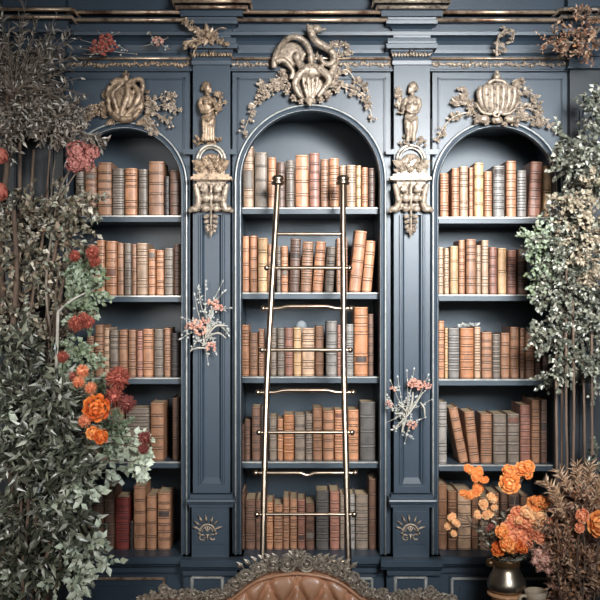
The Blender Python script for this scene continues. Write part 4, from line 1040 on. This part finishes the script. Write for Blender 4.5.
# --- big climbing vine along the left edge
fx, fy = X(8, -.28), -.28
vine = thing('climbing_vine', 'tall climbing vine with twisted brown trunks and dry silvery leaves at the left edge', 'plant', (fx, fy, 0))
planter(vine, fx, fy, .20, .34)
for i, (px, py, Y, r) in enumerate(((6, 60, -.24, .018), (20, 110, -.22, .013), (34, 150, -.2, .012), (48, 190, -.3, .010), (57, 240, -.33, .012), (14, 210, -.4, .017), (50, 150, -.26, .007))):
    mb = MB(); stem_to(mb, (fx + rnd.uniform(-.1, .1), fy + rnd.uniform(-.1, .1), .3), P(px, py, Y), r * 1.5, r * .6, .05, 7); mb.build('trunk', M['bark'], vine, True)
lf, st = MB(), MB()
for px, py, rx, ry, n in ((22, 112, 30, 24, 70), (55, 118, 24, 24, 60), (76, 138, 14, 14, 22), (8, 70, 22, 26, 40), (38, 95, 26, 16, 40), (5, 135, 14, 30, 25), (70, 108, 14, 12, 16)):
    c, r = E(px, py, -.24, rx, ry, .11); blob(lf, st, c, r, int(n * 1.2), .11, 12, .034, .0062, 1, .5, (0, -.3, -.25))
o = lf.build('dry_foliage', M['lf_dry'], vine); st.build('twigs', M['twig'], vine)
lf, st = MB(), MB()
for px, py, rx, ry, n in ((18, 215, 34, 26, 60), (62, 205, 24, 20, 40), (30, 262, 34, 30, 70), (15, 318, 32, 36, 75), (66, 300, 22, 24, 40), (72, 240, 14, 26, 26), (45, 345, 34, 24, 50), (92, 205, 12, 10, 12)):
    c, r = E(px, py, -.30, rx, ry, .12); blob(lf, st, c, r, int(n * 1.1), .10, 9, .031, .0095, 1, .35, (.05, -.3, 0))
lf.build('mixed_foliage', M['lf_mix'], vine); st.build('twigs', M['twig'], vine)
# --- upright dried branches, top left corner
c0 = P(14, 92, -.30)
db = thing('dried_branches', 'fan of upright grey dried branches in the top left corner, above the vine', 'dried plant', c0)
lf, st = MB(), MB()
for i in range(60):
    a = rnd.uniform(-.75, 1.15); d = Vector((math.sin(a), rnd.uniform(-.35, .1), math.cos(a)))
    sprig(lf, st, c0 + rvec() * .03, d, rnd.uniform(.22, .42), 13, .045, .0055, .25, .2, .0032, 0, .1)
for k in range(14):
    a = rnd.uniform(.4, 1.7); sprig(lf, st, c0 + Vector((.03, 0, .02)) + rvec() * .03, Vector((math.sin(a), -.2, math.cos(a))), rnd.uniform(.25, .36), 9, .035, .005, .3, .3, .003)
st.build('stems', M['twig'], db); lf.build('foliage', M['lf_dry'], db)
mb = MB(); mb.ball(c0, .035); mb.tube([c0, (c0.x, -.05, c0.z)], .012, 7); mb.build('bracket', M['bark'], db)
# --- orange pods at the left edge
for px, py, r, lab in ((1, 156, 7, 'upper rust orange seed pod at the left edge of the vine'), (0, 192, 8, 'lower rust orange seed pod at the left edge of the vine')):
    c = P(px, py, -.42); t = thing('seed_pod', lab, 'seed pod', c, 'orange pods at the left edge')
    mb = MB(); mb.ball(c, r * S * .9, (1, .9, 1.2), 14, 10)
    for k in range(6): a = k * PI / 3; mb.thick_leaf(c + Vector((math.cos(a) * r * S * .5, -.3 * r * S, r * S * .75)), (math.cos(a) * .3, math.sin(a) * .3, -1), (math.cos(a), math.sin(a), .3), r * S * 1.8, r * S * .5, r * S * .3)
    mb.build('husk', M['fl_red'], t, True)
    mb = MB(); mb.tube([c + Vector((0, 0, r * S)), c + Vector((-.03, .04, .07)), c + Vector((-.05, .12, .13))], .004, 6); mb.build('stem', M['twig'], t)
# --- dried hydrangea with pale woody stem
h = P(84, 155, -.20)
hy = thing('hydrangea', 'rust red hydrangea heads on pale woody stems before the left bay top shelf', 'flower', P(52, 560, -.35))
for k, (px, py, r) in enumerate(((77, 151, 10), (84, 161, 10), (91, 153, 8), (74, 164, 8))):
    mb = MB(); floret_head(mb, P(px, py, -.40 - .01 * k), r * S * .95, 110); mb.build('flower_head', M['fl_rose'], hy)
mb = MB()
pp = smooth_pts([Vector((X(52, -.35), -.35, 0.0)), P(44, 470, -.38), P(56, 380, -.37), P(46, 290, -.36), P(55, 215, -.32), P(62, 185, -.37), P(72, 168, -.39), P(79, 158, -.40)], 7); mb.tube(pp, [.009, .007, .005, .0035], 7)
mb.tube(smooth_pts([P(50, 215, -.3), P(52, 185, -.26), P(55, 160, -.24)], 5), .0035, 6); mb.tube(smooth_pts([P(54, 212, -.3), P(68, 185, -.36), P(82, 165, -.39)], 5), .004, 6)
mb.build('stem', M['twig'], hy, True)
# --- flowering shrub in the middle of the left side
fx, fy = X(40, -.52), -.52
fs = thing('flowering_shrub', 'green shrub with rust red and orange chrysanthemums in front of the left bay', 'plant', (fx, fy, 0))
planter(fs, fx, fy, .16, .3)
st = MB()
lf, tw = MB(), MB()
for px, py, rx, ry, n in ((82, 272, 15, 20, 34), (92, 292, 10, 12, 16), (76, 312, 14, 14, 16), (78, 362, 22, 16, 24), (85, 398, 20, 14, 20), (98, 388, 10, 8, 8), (112, 430, 22, 14, 16), (75, 345, 12, 8, 8)):
    c, r = E(px, py, -.40, rx, ry, .06); blob(lf, tw, c, r, int(n * 1.5), .075, 8, .028, .0115, 1, .3, (.15, -.3, .1))
    stem_via(st, (fx, fy, .26), c)
lf.build('foliage', M['lf_green'], fs); tw.build('twigs', M['greenstem'], fs)
lf, tw = MB(), MB()
for px, py, rx, ry, n in ((128, 442, 22, 12, 26), (138, 462, 12, 14, 16), (108, 470, 10, 8, 8), (108, 445, 16, 12, 10)):
    c, r = E(px, py, -.36, rx, ry, .05); blob(lf, tw, c, r, int(n * 1.0), .07, 6, .036, .014, 1, .6, (.2, -.3, -.3))
    stem_via(st, (fx, fy, .26), c)
o = lf.build('pale_foliage', M['lf_pale'], fs); o['label'] = 'pale eucalyptus sprays'; tw.build('twigs', M['palestem'], fs)
FL = [(76, 324, 8, 'fl_red'), (88, 322, 7, 'fl_red'), (83, 318, 6, 'fl_red'), (97, 408, 12, 'fl_orange'), (118, 378, 12, 'fl_red'), (114, 397, 10, 'fl_red'), (127, 404, 9, 'fl_maroon'), (85, 421, 6.5, 'fl_coral'), (93, 433, 6, 'fl_amber'), (101, 437, 6.5, 'fl_orange'),
      (83, 371, 6.5, 'fl_coral'), (79, 382, 6, 'fl_coral'), (91, 388, 6, 'fl_coral'), (63, 357, 6, 'fl_red'), (145, 438, 7, 'fl_maroon'), (144, 449, 6, 'fl_maroon'), (75, 256, 6, 'fl_red'), (93, 253, 7.5, 'fl_red'), (95, 262, 6, 'fl_red'), (72, 376, 5, 'fl_red')]
for px, py, r, mt in FL:
    c = P(px, py, (-.76 if py > 380 and px < 105 else -.62 if py > 340 else -.50) + rnd.uniform(-.02, .02)); mb = MB(); rr = r * S * .9
    if mt in ('fl_orange', 'fl_amber'): ruffle(mb, c, rr * 1.0)
    else: mum(mb, c, rr * 1.1, 240, 0, (0, -1, .2), .13)
    o = mb.build('flower_head', M[mt], fs); o['label'] = {'fl_red': 'rust red', 'fl_orange': 'bright orange', 'fl_maroon': 'dark maroon', 'fl_coral': 'coral', 'fl_amber': 'amber'}[mt] + ' flower head'
    stem_via(st, (fx, fy, .26), c + Vector((0, .01, 0)))
mb = MB(); mb.tube(smooth_pts([P(58, 312, -.44), P(72, 300, -.45), P(92, 290, -.42), P(100, 286, -.40)], 5), [.007, .003], 6); stem_to(mb, (fx, fy, .26), P(58, 312, -.44), .01, .007, .03)
mb.build('woody_branch', M['palestem'], fs); st.build('stems', M['bark'], fs)
# --- dark olive shrub at the lower left
fx, fy = X(30, -.72), -.72
ol = thing('olive_shrub', 'large dark green shrub with long narrow leaves filling the lower left corner', 'plant', (fx, fy, 0))
planter(ol, fx, fy, .19, .36)
lf, tw, st = MB(), MB(), MB()
for px, py, rx, ry, n in ((28, 395, 34, 30, 80), (62, 405, 22, 26, 50), (30, 450, 40, 34, 100), (72, 462, 26, 26, 60), (28, 510, 40, 34, 100), (72, 516, 24, 24, 50), (40, 560, 38, 18, 60), (5, 575, 14, 16, 25), (10, 350, 20, 20, 30)):
    c, r = E(px, py, -.66, rx, ry, .13); blob(lf, tw, c, r, int(n * 1.0), .13, 9, .054, .0085, 1, .45, (.05, -.3, -.05))
    stem_to(st, (fx, fy, .32), c, .012, .004, .05)
lf.build('foliage', M['lf_dark'], ol); tw.build('twigs', M['twig'], ol); st.build('stems', M['bark'], ol)
lf, tw = MB(), MB()
for px, py, rx, ry, n in ((82, 480, 12, 14, 10), (84, 548, 16, 18, 20), (95, 560, 10, 12, 9), (76, 582, 10, 8, 8), (14, 572, 14, 8, 10), (4, 408, 8, 12, 6), (55, 570, 12, 8, 7), (70, 500, 12, 12, 8)):
    c, r = E(px, py, -.66, rx, ry, .10); blob(lf, tw, c, r, n, .10, 8, .042, .0125, 1, .5, (.15, -.35, -.15))
o = lf.build('pale_foliage', M['lf_pale'], ol); o['label'] = 'paler grey-green leaf sprays'; tw.build('twigs', M['twig'], ol)
# --- flower sprays pinned to pilasters and cornice
def wall_spray(name, label, c, Y, twigs, heads, lm, flm, ll, back, leafn=15, strokes=()):
    root = thing(name, label, 'dried flowers', P(c[0], c[1], Y))
    st, lf, bd = MB(), MB(), MB()
    x0 = sum(t[-1][0] for t in twigs) / len(twigs); y0 = min(t[-1][1] for t in twigs)
    spine = smooth_pts([P(c[0] - 4, c[1] + 16, Y), P(c[0], c[1], Y - .008), P((c[0] + x0) / 2 + 3, (c[1] * .6 + y0 * .4), Y - .008)], 6) if leafn > 6 else [P(c[0], c[1], Y), P(c[0], c[1] - 1, Y)]
    if leafn > 6: st.tube(spine, [.0045, .0022], 6)
    for pts in twigs:
        s0 = rnd.choice(spine); e = [P(a, b, Y + rnd.uniform(-.02, .0)) for a, b in pts]
        mid = s0.lerp(e[0], .5) + Vector((rnd.uniform(-.012, .012), -.006, rnd.uniform(-.012, .012)))
        pp = smooth_pts([s0, mid] + e, 5); st.tube(pp, [.0022, .0009], 5)
        for k in range(leafn):
            i = rnd.randrange(len(pp) // 4, len(pp) - 1); d = (pp[i + 1] - pp[i]); d = d.normalized() if d.length > 1e-6 else Vector((0, 0, 1))
            v = d + rvec() * 1.1; l = ll * rnd.uniform(.25, .75)
            lf.leaf(pp[i], v, (rnd.uniform(-.5, .5), -1, rnd.uniform(-.3, .6)), l, l * .20, .2)
            if rnd.random() < .5:
                q = pp[i] + rvec() * .014
                for m in range(5):
                    t = 2 * PI * m / 5; bd.leaf(q, (math.cos(t), -.4, math.sin(t)), (0, -1, 0), .0068, .0028, 0)
        lf.leaf(pp[-1], pp[-1] - pp[-2], (0, -1, .2), ll * .6, ll * .16, .2)
    for a_, b_, c_ in strokes: st.tube(smooth_pts([P(*a_, Y - .03), P(*b_, Y - .036), P(*c_, Y - .03)], 6), [.0026, .0048, .0022], 6)
    st.tube([P(c[0], c[1], Y), Vector((X(c[0], Y), back, Z(c[1], Y)))], .004, 6)
    st.build('stems', M['palestem'], root); lf.build('foliage', lm, root); o = bd.build('buds', M['lf_silver'], root); o['kind'] = 'stuff'
    for px, py, r in heads:
        mb = MB(); n = int(8 + 2 * r)
        for k in range(n):
            u = rvec(); mum(mb, P(px, py, Y - .018) + Vector((u.x * r * 1.2, u.y * r * .5, u.z * r)) * S * .8, r * S * .36, 22, 0, (0, -1, .2), .30)
        mb.build('flower_cluster', flm, root)
wall_spray('flower_spray', 'coral dried flower spray with silvery leaves hanging on the left pilaster', (207, 330), -.085,
    [[(205, 305), (206, 283)], [(212, 305), (222, 283)], [(198, 312), (195, 296)], [(214, 310), (229, 308)], [(196, 322), (184, 318)], [(194, 332), (182, 338)], [(212, 325), (226, 328)], [(218, 322), (228, 334)], [(206, 345), (208, 362)], [(198, 340), (192, 349)], [(213, 340), (216, 352)], [(200, 300), (199, 288)], [(217, 300), (224, 292)], [(193, 325), (186, 330)]],
    [(213, 304, 5.5), (197, 324, 5), (200, 330, 5.5), (205, 320, 4), (189, 326, 4), (211, 347, 5), (219, 308, 4)], M['lf_silver'], M['fl_dusty'], .032, -.03, 13, (((206, 338), (216, 326), (228, 326)), ((207, 337), (218, 333), (226, 338)), ((191, 350), (198, 348), (206, 348))))
wall_spray('flower_spray', 'pale pink and white dried flower spray hanging on the right pilaster', (406, 416), -.085,
    [[(412, 405), (424, 392)], [(408, 400), (407, 372)], [(402, 405), (398, 378)], [(418, 398), (428, 376)], [(414, 408), (431, 400)], [(398, 412), (388, 396)], [(396, 418), (387, 422)], [(400, 426), (393, 429)], [(408, 430), (405, 442)], [(414, 422), (424, 418)], [(400, 402), (391, 382)], [(404, 432), (412, 438)], [(410, 395), (414, 370)], [(396, 408), (388, 408)]],
    [(414, 383, 5), (421, 384, 4.5), (428, 386, 3.5), (393, 389, 3), (389, 404, 3.5), (412, 425, 4.5), (418, 386, 4.5), (412, 384, 4)], M['lf_silver'], M['fl_dusty'], .026, -.03, 11, (((395, 428), (410, 412), (423, 392)), ((413, 392), (412, 402), (408, 412)), ((398, 404), (403, 408), (406, 412)), ((396, 414), (402, 414), (406, 420)), ((420, 402), (424, 408), (425, 418))))
wall_spray('flower_spray', 'coral dried flower cluster with fine twigs on the cornice above the left bay', (104, 52), -.13,
    [[(95, 44), (82, 40)], [(92, 50), (78, 48)], [(108, 38), (118, 33)], [(104, 38), (98, 31)], [(114, 44), (126, 50)], [(118, 52), (135, 54)], [(94, 54), (84, 54)]],
    [(98, 44, 6), (106, 40, 6.5), (112, 46, 5.5), (103, 51, 5), (94, 49, 4)], M['lf_brown'], M['fl_red'], .022, -.06, 6)
wall_spray('flower_spray', 'small dull dried flower cluster on the cornice beside the left pilaster', (158, 44), -.12,
    [[(154, 38), (150, 34)], [(163, 40), (167, 38)], [(152, 44), (144, 46)], [(164, 46), (168, 48)]], [(158, 41, 5)], M['lf_brown'], M['fl_dusty'], .018, -.06, 5)

# --- leafy tree on the right
fx, fy = X(572, -.36), -.36
tr = thing('potted_tree', 'leafy tree with thin bare trunks and small grey-green leaves on the right', 'tree', (fx, fy, 0))
planter(tr, fx, fy, .21, .34)
for px, py, Y in ((556, 330, -.34), (562, 320, -.30), (574, 300, -.36), (584, 330, -.28), (566, 260, -.36), (592, 300, -.34)):
    mb = MB(); b = P(px + (2 if px > 570 else -1), 560, Y); base = Vector((b.x, Y, .3))
    mb.tube(smooth_pts([base, b, P(px + rnd.uniform(-1, 1), 470, Y), P(px, 400, Y), P(px + rnd.uniform(-3, 3), py, Y)], 5), [.010, .007, .005], 7); mb.build('trunk', M['bark'], tr, True)
lf, tw, tn = MB(), MB(), MB()
for px, py, rx, ry, n in ((575, 240, 36, 40, 150), (560, 290, 34, 30, 110), (590, 310, 26, 40, 110), (555, 335, 26, 22, 60), (580, 365, 30, 18, 60), (592, 170, 20, 40, 90), (573, 168, 14, 24, 36), (550, 250, 20, 24, 50), (552, 378, 12, 8, 14), (600, 380, 12, 24, 20), (594, 115, 12, 22, 30), (598, 460, 8, 14, 10), (561, 140, 10, 14, 16), (566, 205, 14, 14, 20)):
    c, r = E(px, py, -.30, rx, ry, .13); blob(lf, tw, c, r, int(n * 1.15), .085, 11, .022, .0085, 1, .3, (-.1, -.3, 0), .62)
for px, py, rx, ry, n in ((582, 235, 26, 30, 60), (590, 265, 20, 26, 40), (572, 205, 20, 12, 26), (594, 190, 10, 26, 20)):
    c, r = E(px, py, -.36, rx, ry, .12); blob(tn, tw, c, r, int(n * 1.2), .085, 10, .021, .0082, 1, .3, (-.1, -.4, 0), .62)
lf.build('foliage', M['lf_box'], tr); o = tn.build('tan_foliage', M['lf_tan'], tr); o['label'] = 'tan dried leaves'; tw.build('twigs', M['twig'], tr)
lf = MB(); tw = MB()
for px, py, rx, ry, n in ((541, 243, 12, 18, 34), (536, 285, 10, 12, 12), (532, 236, 7, 8, 12), (545, 268, 10, 12, 16)):
    c, r = E(px, py, -.30, rx, ry, .06); blob(lf, tw, c, r, n, .065, 8, .023, .0085, 1, .2, (-.3, -.3, 0), .6)
o = lf.build('grey_green_foliage', M['lf_green'], tr); tw.build('twigs', M['greenstem'], tr)
# --- dark dried garland top right
c0 = P(588, 42, -.26)
gd = thing('dried_garland', 'dark dried leafy garland hanging in the top right corner', 'garland', c0)
lf, tw = MB(), MB()
for px, py, rx, ry, n in ((590, 45, 14, 14, 34), (572, 40, 14, 12, 26), (556, 42, 10, 8, 12), (594, 18, 10, 10, 14), (584, 12, 8, 4, 5)):
    c, r = E(px, py, -.24, rx, ry, .05); blob(lf, tw, c, r, n, .075, 8, .022, .006, 1, .3, (-.1, -.3, 0), .6)
lf.build('foliage', M['lf_brown'], gd); tw.tube([c0, (c0.x, -.1, c0.z)], .008, 6); tw.tube(smooth_pts([P(605, 20, -.24), c0, P(565, 42, -.24), P(548, 44, -.24)], 5), .006, 6); tw.build('twigs', M['twig'], gd)
# --- dried brown plant lower right
fx, fy = X(585, -.50), -.50
br = thing('dried_plant', 'bushy brown dried plant with spiky plumes in the lower right corner', 'dried plant', (fx, fy, 0))
planter(br, fx, fy, .17, .34)
lf, tw, st = MB(), MB(), MB()
for px, py, rx, ry, n in ((578, 560, 28, 34, 150), (560, 525, 20, 22, 60), (595, 575, 22, 30, 80), (566, 592, 14, 14, 40), (590, 500, 20, 16, 46), (553, 550, 9, 14, 30), (575, 500, 18, 18, 40)):
    c, r = E(px, py, -.48, rx, ry, .12); blob(lf, tw, c, r, n, .075, 12, .032, .0046, 1, .2, (0, -.35, .1))
    stem_to(st, (fx, fy, .3), c, .008, .003, .04)
lf.build('foliage', M['lf_brown'], br); tw.build('twigs', M['bark'], br); st.build('stems', M['bark'], br)
for px, py, dx, dy in ((572, 498, -12, -28), (585, 495, 4, -32), (594, 500, 10, -30), (562, 500, -18, -22), (578, 490, -2, -26), (600, 505, 10, -26), (566, 520, -16, -34)):
    mb = MB(); a = P(px, py, -.52); d = P(px + dx, py + dy, -.52) - a
    sprig(mb, None, a, d, d.length, 60, .044, .0030, .1, .1)
    sprig(mb, mb, a + Vector((.004, 0, 0)), d, d.length * .9, 30, .028, .0035, .1, .1); mb.build('plume', M['lf_plume'], br)
for px, py, r, mt, lab in ((599, 524, 13, 'fl_amber', 'large amber bloom'), (582, 516, 7, 'fl_coral', 'coral bloom'), (579, 528, 5, 'fl_coral', 'coral bloom')):
    mb = MB(); ruffle(mb, P(px, py, -.60), r * S * .85, 60 if r > 9 else 30); o = mb.build('flower_head', M[mt], br); o['label'] = lab
mb = MB()
for px, py in ((599, 524), (582, 516), (579, 528)): stem_to(mb, (fx, fy, .3), P(px, py, -.59), .006, .003, .03)
mb.build('flower_stems', M['bark'], br)
# --- orange bouquet in the vase
neck = Vector((vx, YV, zs_ + h2 - .005)); foot = Vector((vx, YV, zs_ + .05))
def bloom_spray(label, heads, mt, Y, kind='r', bend=(0, 0)):
    heads = [(a, b, c * (1.0 if len(heads) > 3 else 1.1)) for a, b, c in heads]
    root = thing('orange_flower', label, 'flower', foot, 'orange flowers in the pewter vase')
    st = MB(); n0 = Vector((vx + rnd.uniform(-.035, .035), YV + rnd.uniform(-.03, .03), neck.z))
    f0 = foot + Vector((rnd.uniform(-.02, .02), rnd.uniform(-.02, .02), -.02))
    cx_ = sum(h[0] for h in heads) / len(heads); cy_ = sum(h[1] for h in heads) / len(heads)
    m = P(cx_ + bend[0], cy_ + bend[1], Y + .02)
    knot = n0.lerp(m, .72) + Vector((0, 0, .02))
    st.tube(smooth_pts([f0, n0, n0.lerp(knot, .55) + Vector((0, 0, .015)), knot], 6), [.0032, .0022], 6)
    for px, py, r in heads:
        c = P(px, py, Y + rnd.uniform(-.025, .015)); st.tube(smooth_pts([knot, knot.lerp(c, .5) + Vector((0, 0, .01)), c + Vector((0, .006, 0))], 4), [.002, .0015], 5)
        mb = MB()
        if kind == 'm': mum(mb, c, r * S * .9, 60)
        elif kind == 'p':
            for k in range(3): ruffle(mb, c + rvec() * r * S * .4, r * S * .6, 16, 0, (rnd.uniform(-.6, .6), -1, .2))
        else: ruffle(mb, c, r * S * .95, 36, 0, (rnd.uniform(-.4, .4), -1, rnd.uniform(.1, .6)))
        mb.build('bloom', M[mt], root)
    st.build('stem', M['bark'], root, True)
bloom_spray('tallest orange flower stem, one large round bloom with smaller blooms above', [(509.5, 484, 9.5), (508, 471, 6), (515, 473, 6.5), (522, 469, 6.5), (528, 467, 6), (527, 474, 5)], 'fl_amber', -.42)
bloom_spray('orange flower stem at the upper left of the bouquet, before the dark shelf gap', [(469, 469, 6), (477, 471, 6), (474, 477, 5.5), (484, 478, 5), (480, 473, 4.5)], 'fl_amber', -.40, 'p')
bloom_spray('orange flower stem reaching left, below the upper left blooms', [(463, 495, 4.5), (470, 494, 5.5), (477, 490, 6)], 'fl_amber', -.40, 'p')
bloom_spray('drooping pale orange flower stem farthest left, in front of the books', [(452, 516, 5), (456, 522, 5), (449, 525, 5), (454, 533, 4)], 'fl_peach', -.40, 'p', (12, -6))
bloom_spray('pale peach flower stem between the left sprays and the dense cluster', [(482, 505, 6), (487, 514, 6), (491, 498, 6), (478, 514, 4.5), (494, 506, 4)], 'fl_peach', -.42, 'p')
bloom_spray('amber flower stem at the upper right of the bouquet, against brown leaves', [(531, 503, 6), (538, 501, 6.5), (545, 503, 6), (551, 499, 4.5), (541, 508, 5), (535, 510, 4.5)], 'fl_amber', -.40, 'p')
bloom_spray('coral flower stem with many blooms in the dense middle of the bouquet', [(518, 513, 6.5), (507, 528, 6.5), (515, 523, 7), (524, 520, 7), (519, 531, 7), (512, 538, 6), (529, 528, 7), (524, 538, 6.5), (534, 535, 6), (505, 538, 5), (512, 519, 5), (530, 521, 5.5), (520, 541, 5), (538, 531, 5.5), (510, 532, 5), (527, 544, 5)], 'fl_coral', -.45)
bloom_spray('bright peach flower stem at the top of the dense middle cluster', [(526, 512, 5.5), (533, 518, 5.5), (538, 524, 5), (518, 519, 4.5), (541, 517, 4.5)], 'fl_peach', -.47)
bloom_spray('amber flower stem low over the vase rim, leftmost blooms of the cluster', [(501, 532, 6), (506, 544, 6.5), (511, 548, 5)], 'fl_amber', -.47)
bloom_spray('red orange flower stem touching the vase rim at lower left', [(498, 549, 6), (516, 545, 5.5), (522, 548, 5)], 'fl_orange', -.46)
bloom_spray('coral flower stem on the right side of the dense cluster', [(543, 529, 6.5), (549, 535, 5.5), (541, 538, 6), (548, 523, 5)], 'fl_coral', -.43)
bloom_spray('dusty pink ruffled flower stem hanging low on the right of the vase', [(538, 553, 7), (545, 560, 8), (540, 566, 7), (548, 570, 6.5), (535, 561, 6), (546, 550, 5)], 'fl_dusty', -.50, 'm', (-8, -22))
bloom_spray('small magenta bloom stem between the peach blooms and the cluster', [(491, 526, 3.5), (488, 529, 2.5)], 'fl_maroon', -.42, 'm')
fl = thing('filler_foliage', 'grey-brown wispy foliage in the vase, behind the orange blooms', 'foliage', foot)
lf, tw = MB(), MB()
for i in range(60):
    a = rnd.uniform(-1.1, 1.1); n0 = Vector((vx + rnd.uniform(-.04, .04), YV + rnd.uniform(-.04, .04), neck.z))
    if i < 12: tw.tube([foot + Vector((rnd.uniform(-.03, .03), rnd.uniform(-.03, .03), -.03)), n0], .0018, 5)
    sprig(lf, tw, n0, Vector((math.sin(a), rnd.uniform(-.4, .15), math.cos(a))), rnd.uniform(.12, .26), 14, .030, .0038, .2, .25, .0016)
lf.build('leaves', M['lf_mix'], fl); tw.build('stems', M['twig'], fl)
# ---------------------------------------------------------------- light and camera
def area(name, loc, tgt, sx, sy, e, col, spread=180):
    l = bpy.data.lights.new(name, 'AREA'); l.shape = 'RECTANGLE'; l.size = sx; l.size_y = sy; l.energy = e; l.color = col; l.spread = math.radians(spread)
    o = bpy.data.objects.new(name, l); COL.objects.link(o); o.location = loc
    o.rotation_euler = (Vector(tgt) - Vector(loc)).to_track_quat('-Z', 'Y').to_euler(); return o
def spot(name, loc, tgt, ang, e, col, rad=.3, blend=1):
    l = bpy.data.lights.new(name, 'SPOT'); l.spot_size = math.radians(ang); l.spot_blend = blend; l.energy = e; l.color = col; l.shadow_soft_size = rad
    o = bpy.data.objects.new(name, l); COL.objects.link(o); o.location = loc
    o.rotation_euler = (Vector(tgt) - Vector(loc)).to_track_quat('-Z', 'Y').to_euler(); return o
spot('key_spotlight', (0.95, -3.35, 3.38), P(372, 275, 0), 56, 820, (1, .95, .89), .3)
area('sheen_light', (1.35, -4.3, 3.15), P(425, 215), 1.2, 1.0, 42, (.84, .93, 1), 62)  # added lamp, no actual window; lays a cool sheen on the paint
area('front_fill', (0.3, -6.2, 2.6), (0.1, 0, 2.1), 2.6, 2.0, 14, (1, .98, .95))  # added fill from behind the camera
area('left_foliage_fill', (-1.5, -4.8, 2.7), (-1.35, 0, 1.75), .9, .9, 12, (1, .98, .95), 50)  # added lamp that brightens the left foliage, not a real window
w = bpy.data.worlds.new('world'); SC.world = w; w.use_nodes = True
bg = w.node_tree.nodes['Background']; bg.inputs[0].default_value = (.62, .64, .68, 1); bg.inputs[1].default_value = .07
cam = bpy.data.cameras.new('camera'); co = bpy.data.objects.new('camera', cam); COL.objects.link(co)
co.location = (0, -CD, ZC); co.rotation_euler = (PI / 2, 0, 0)
cam.sensor_width = 36; cam.lens = 36 * CD / (600 * S); cam.clip_start = .05
SC.camera = co
vs_ = SC.view_settings; vs_.view_transform = 'Standard'; vs_.look = 'None'; vs_.gamma = 1; vs_.use_curve_mapping = False; vs_.exposure = -0.14
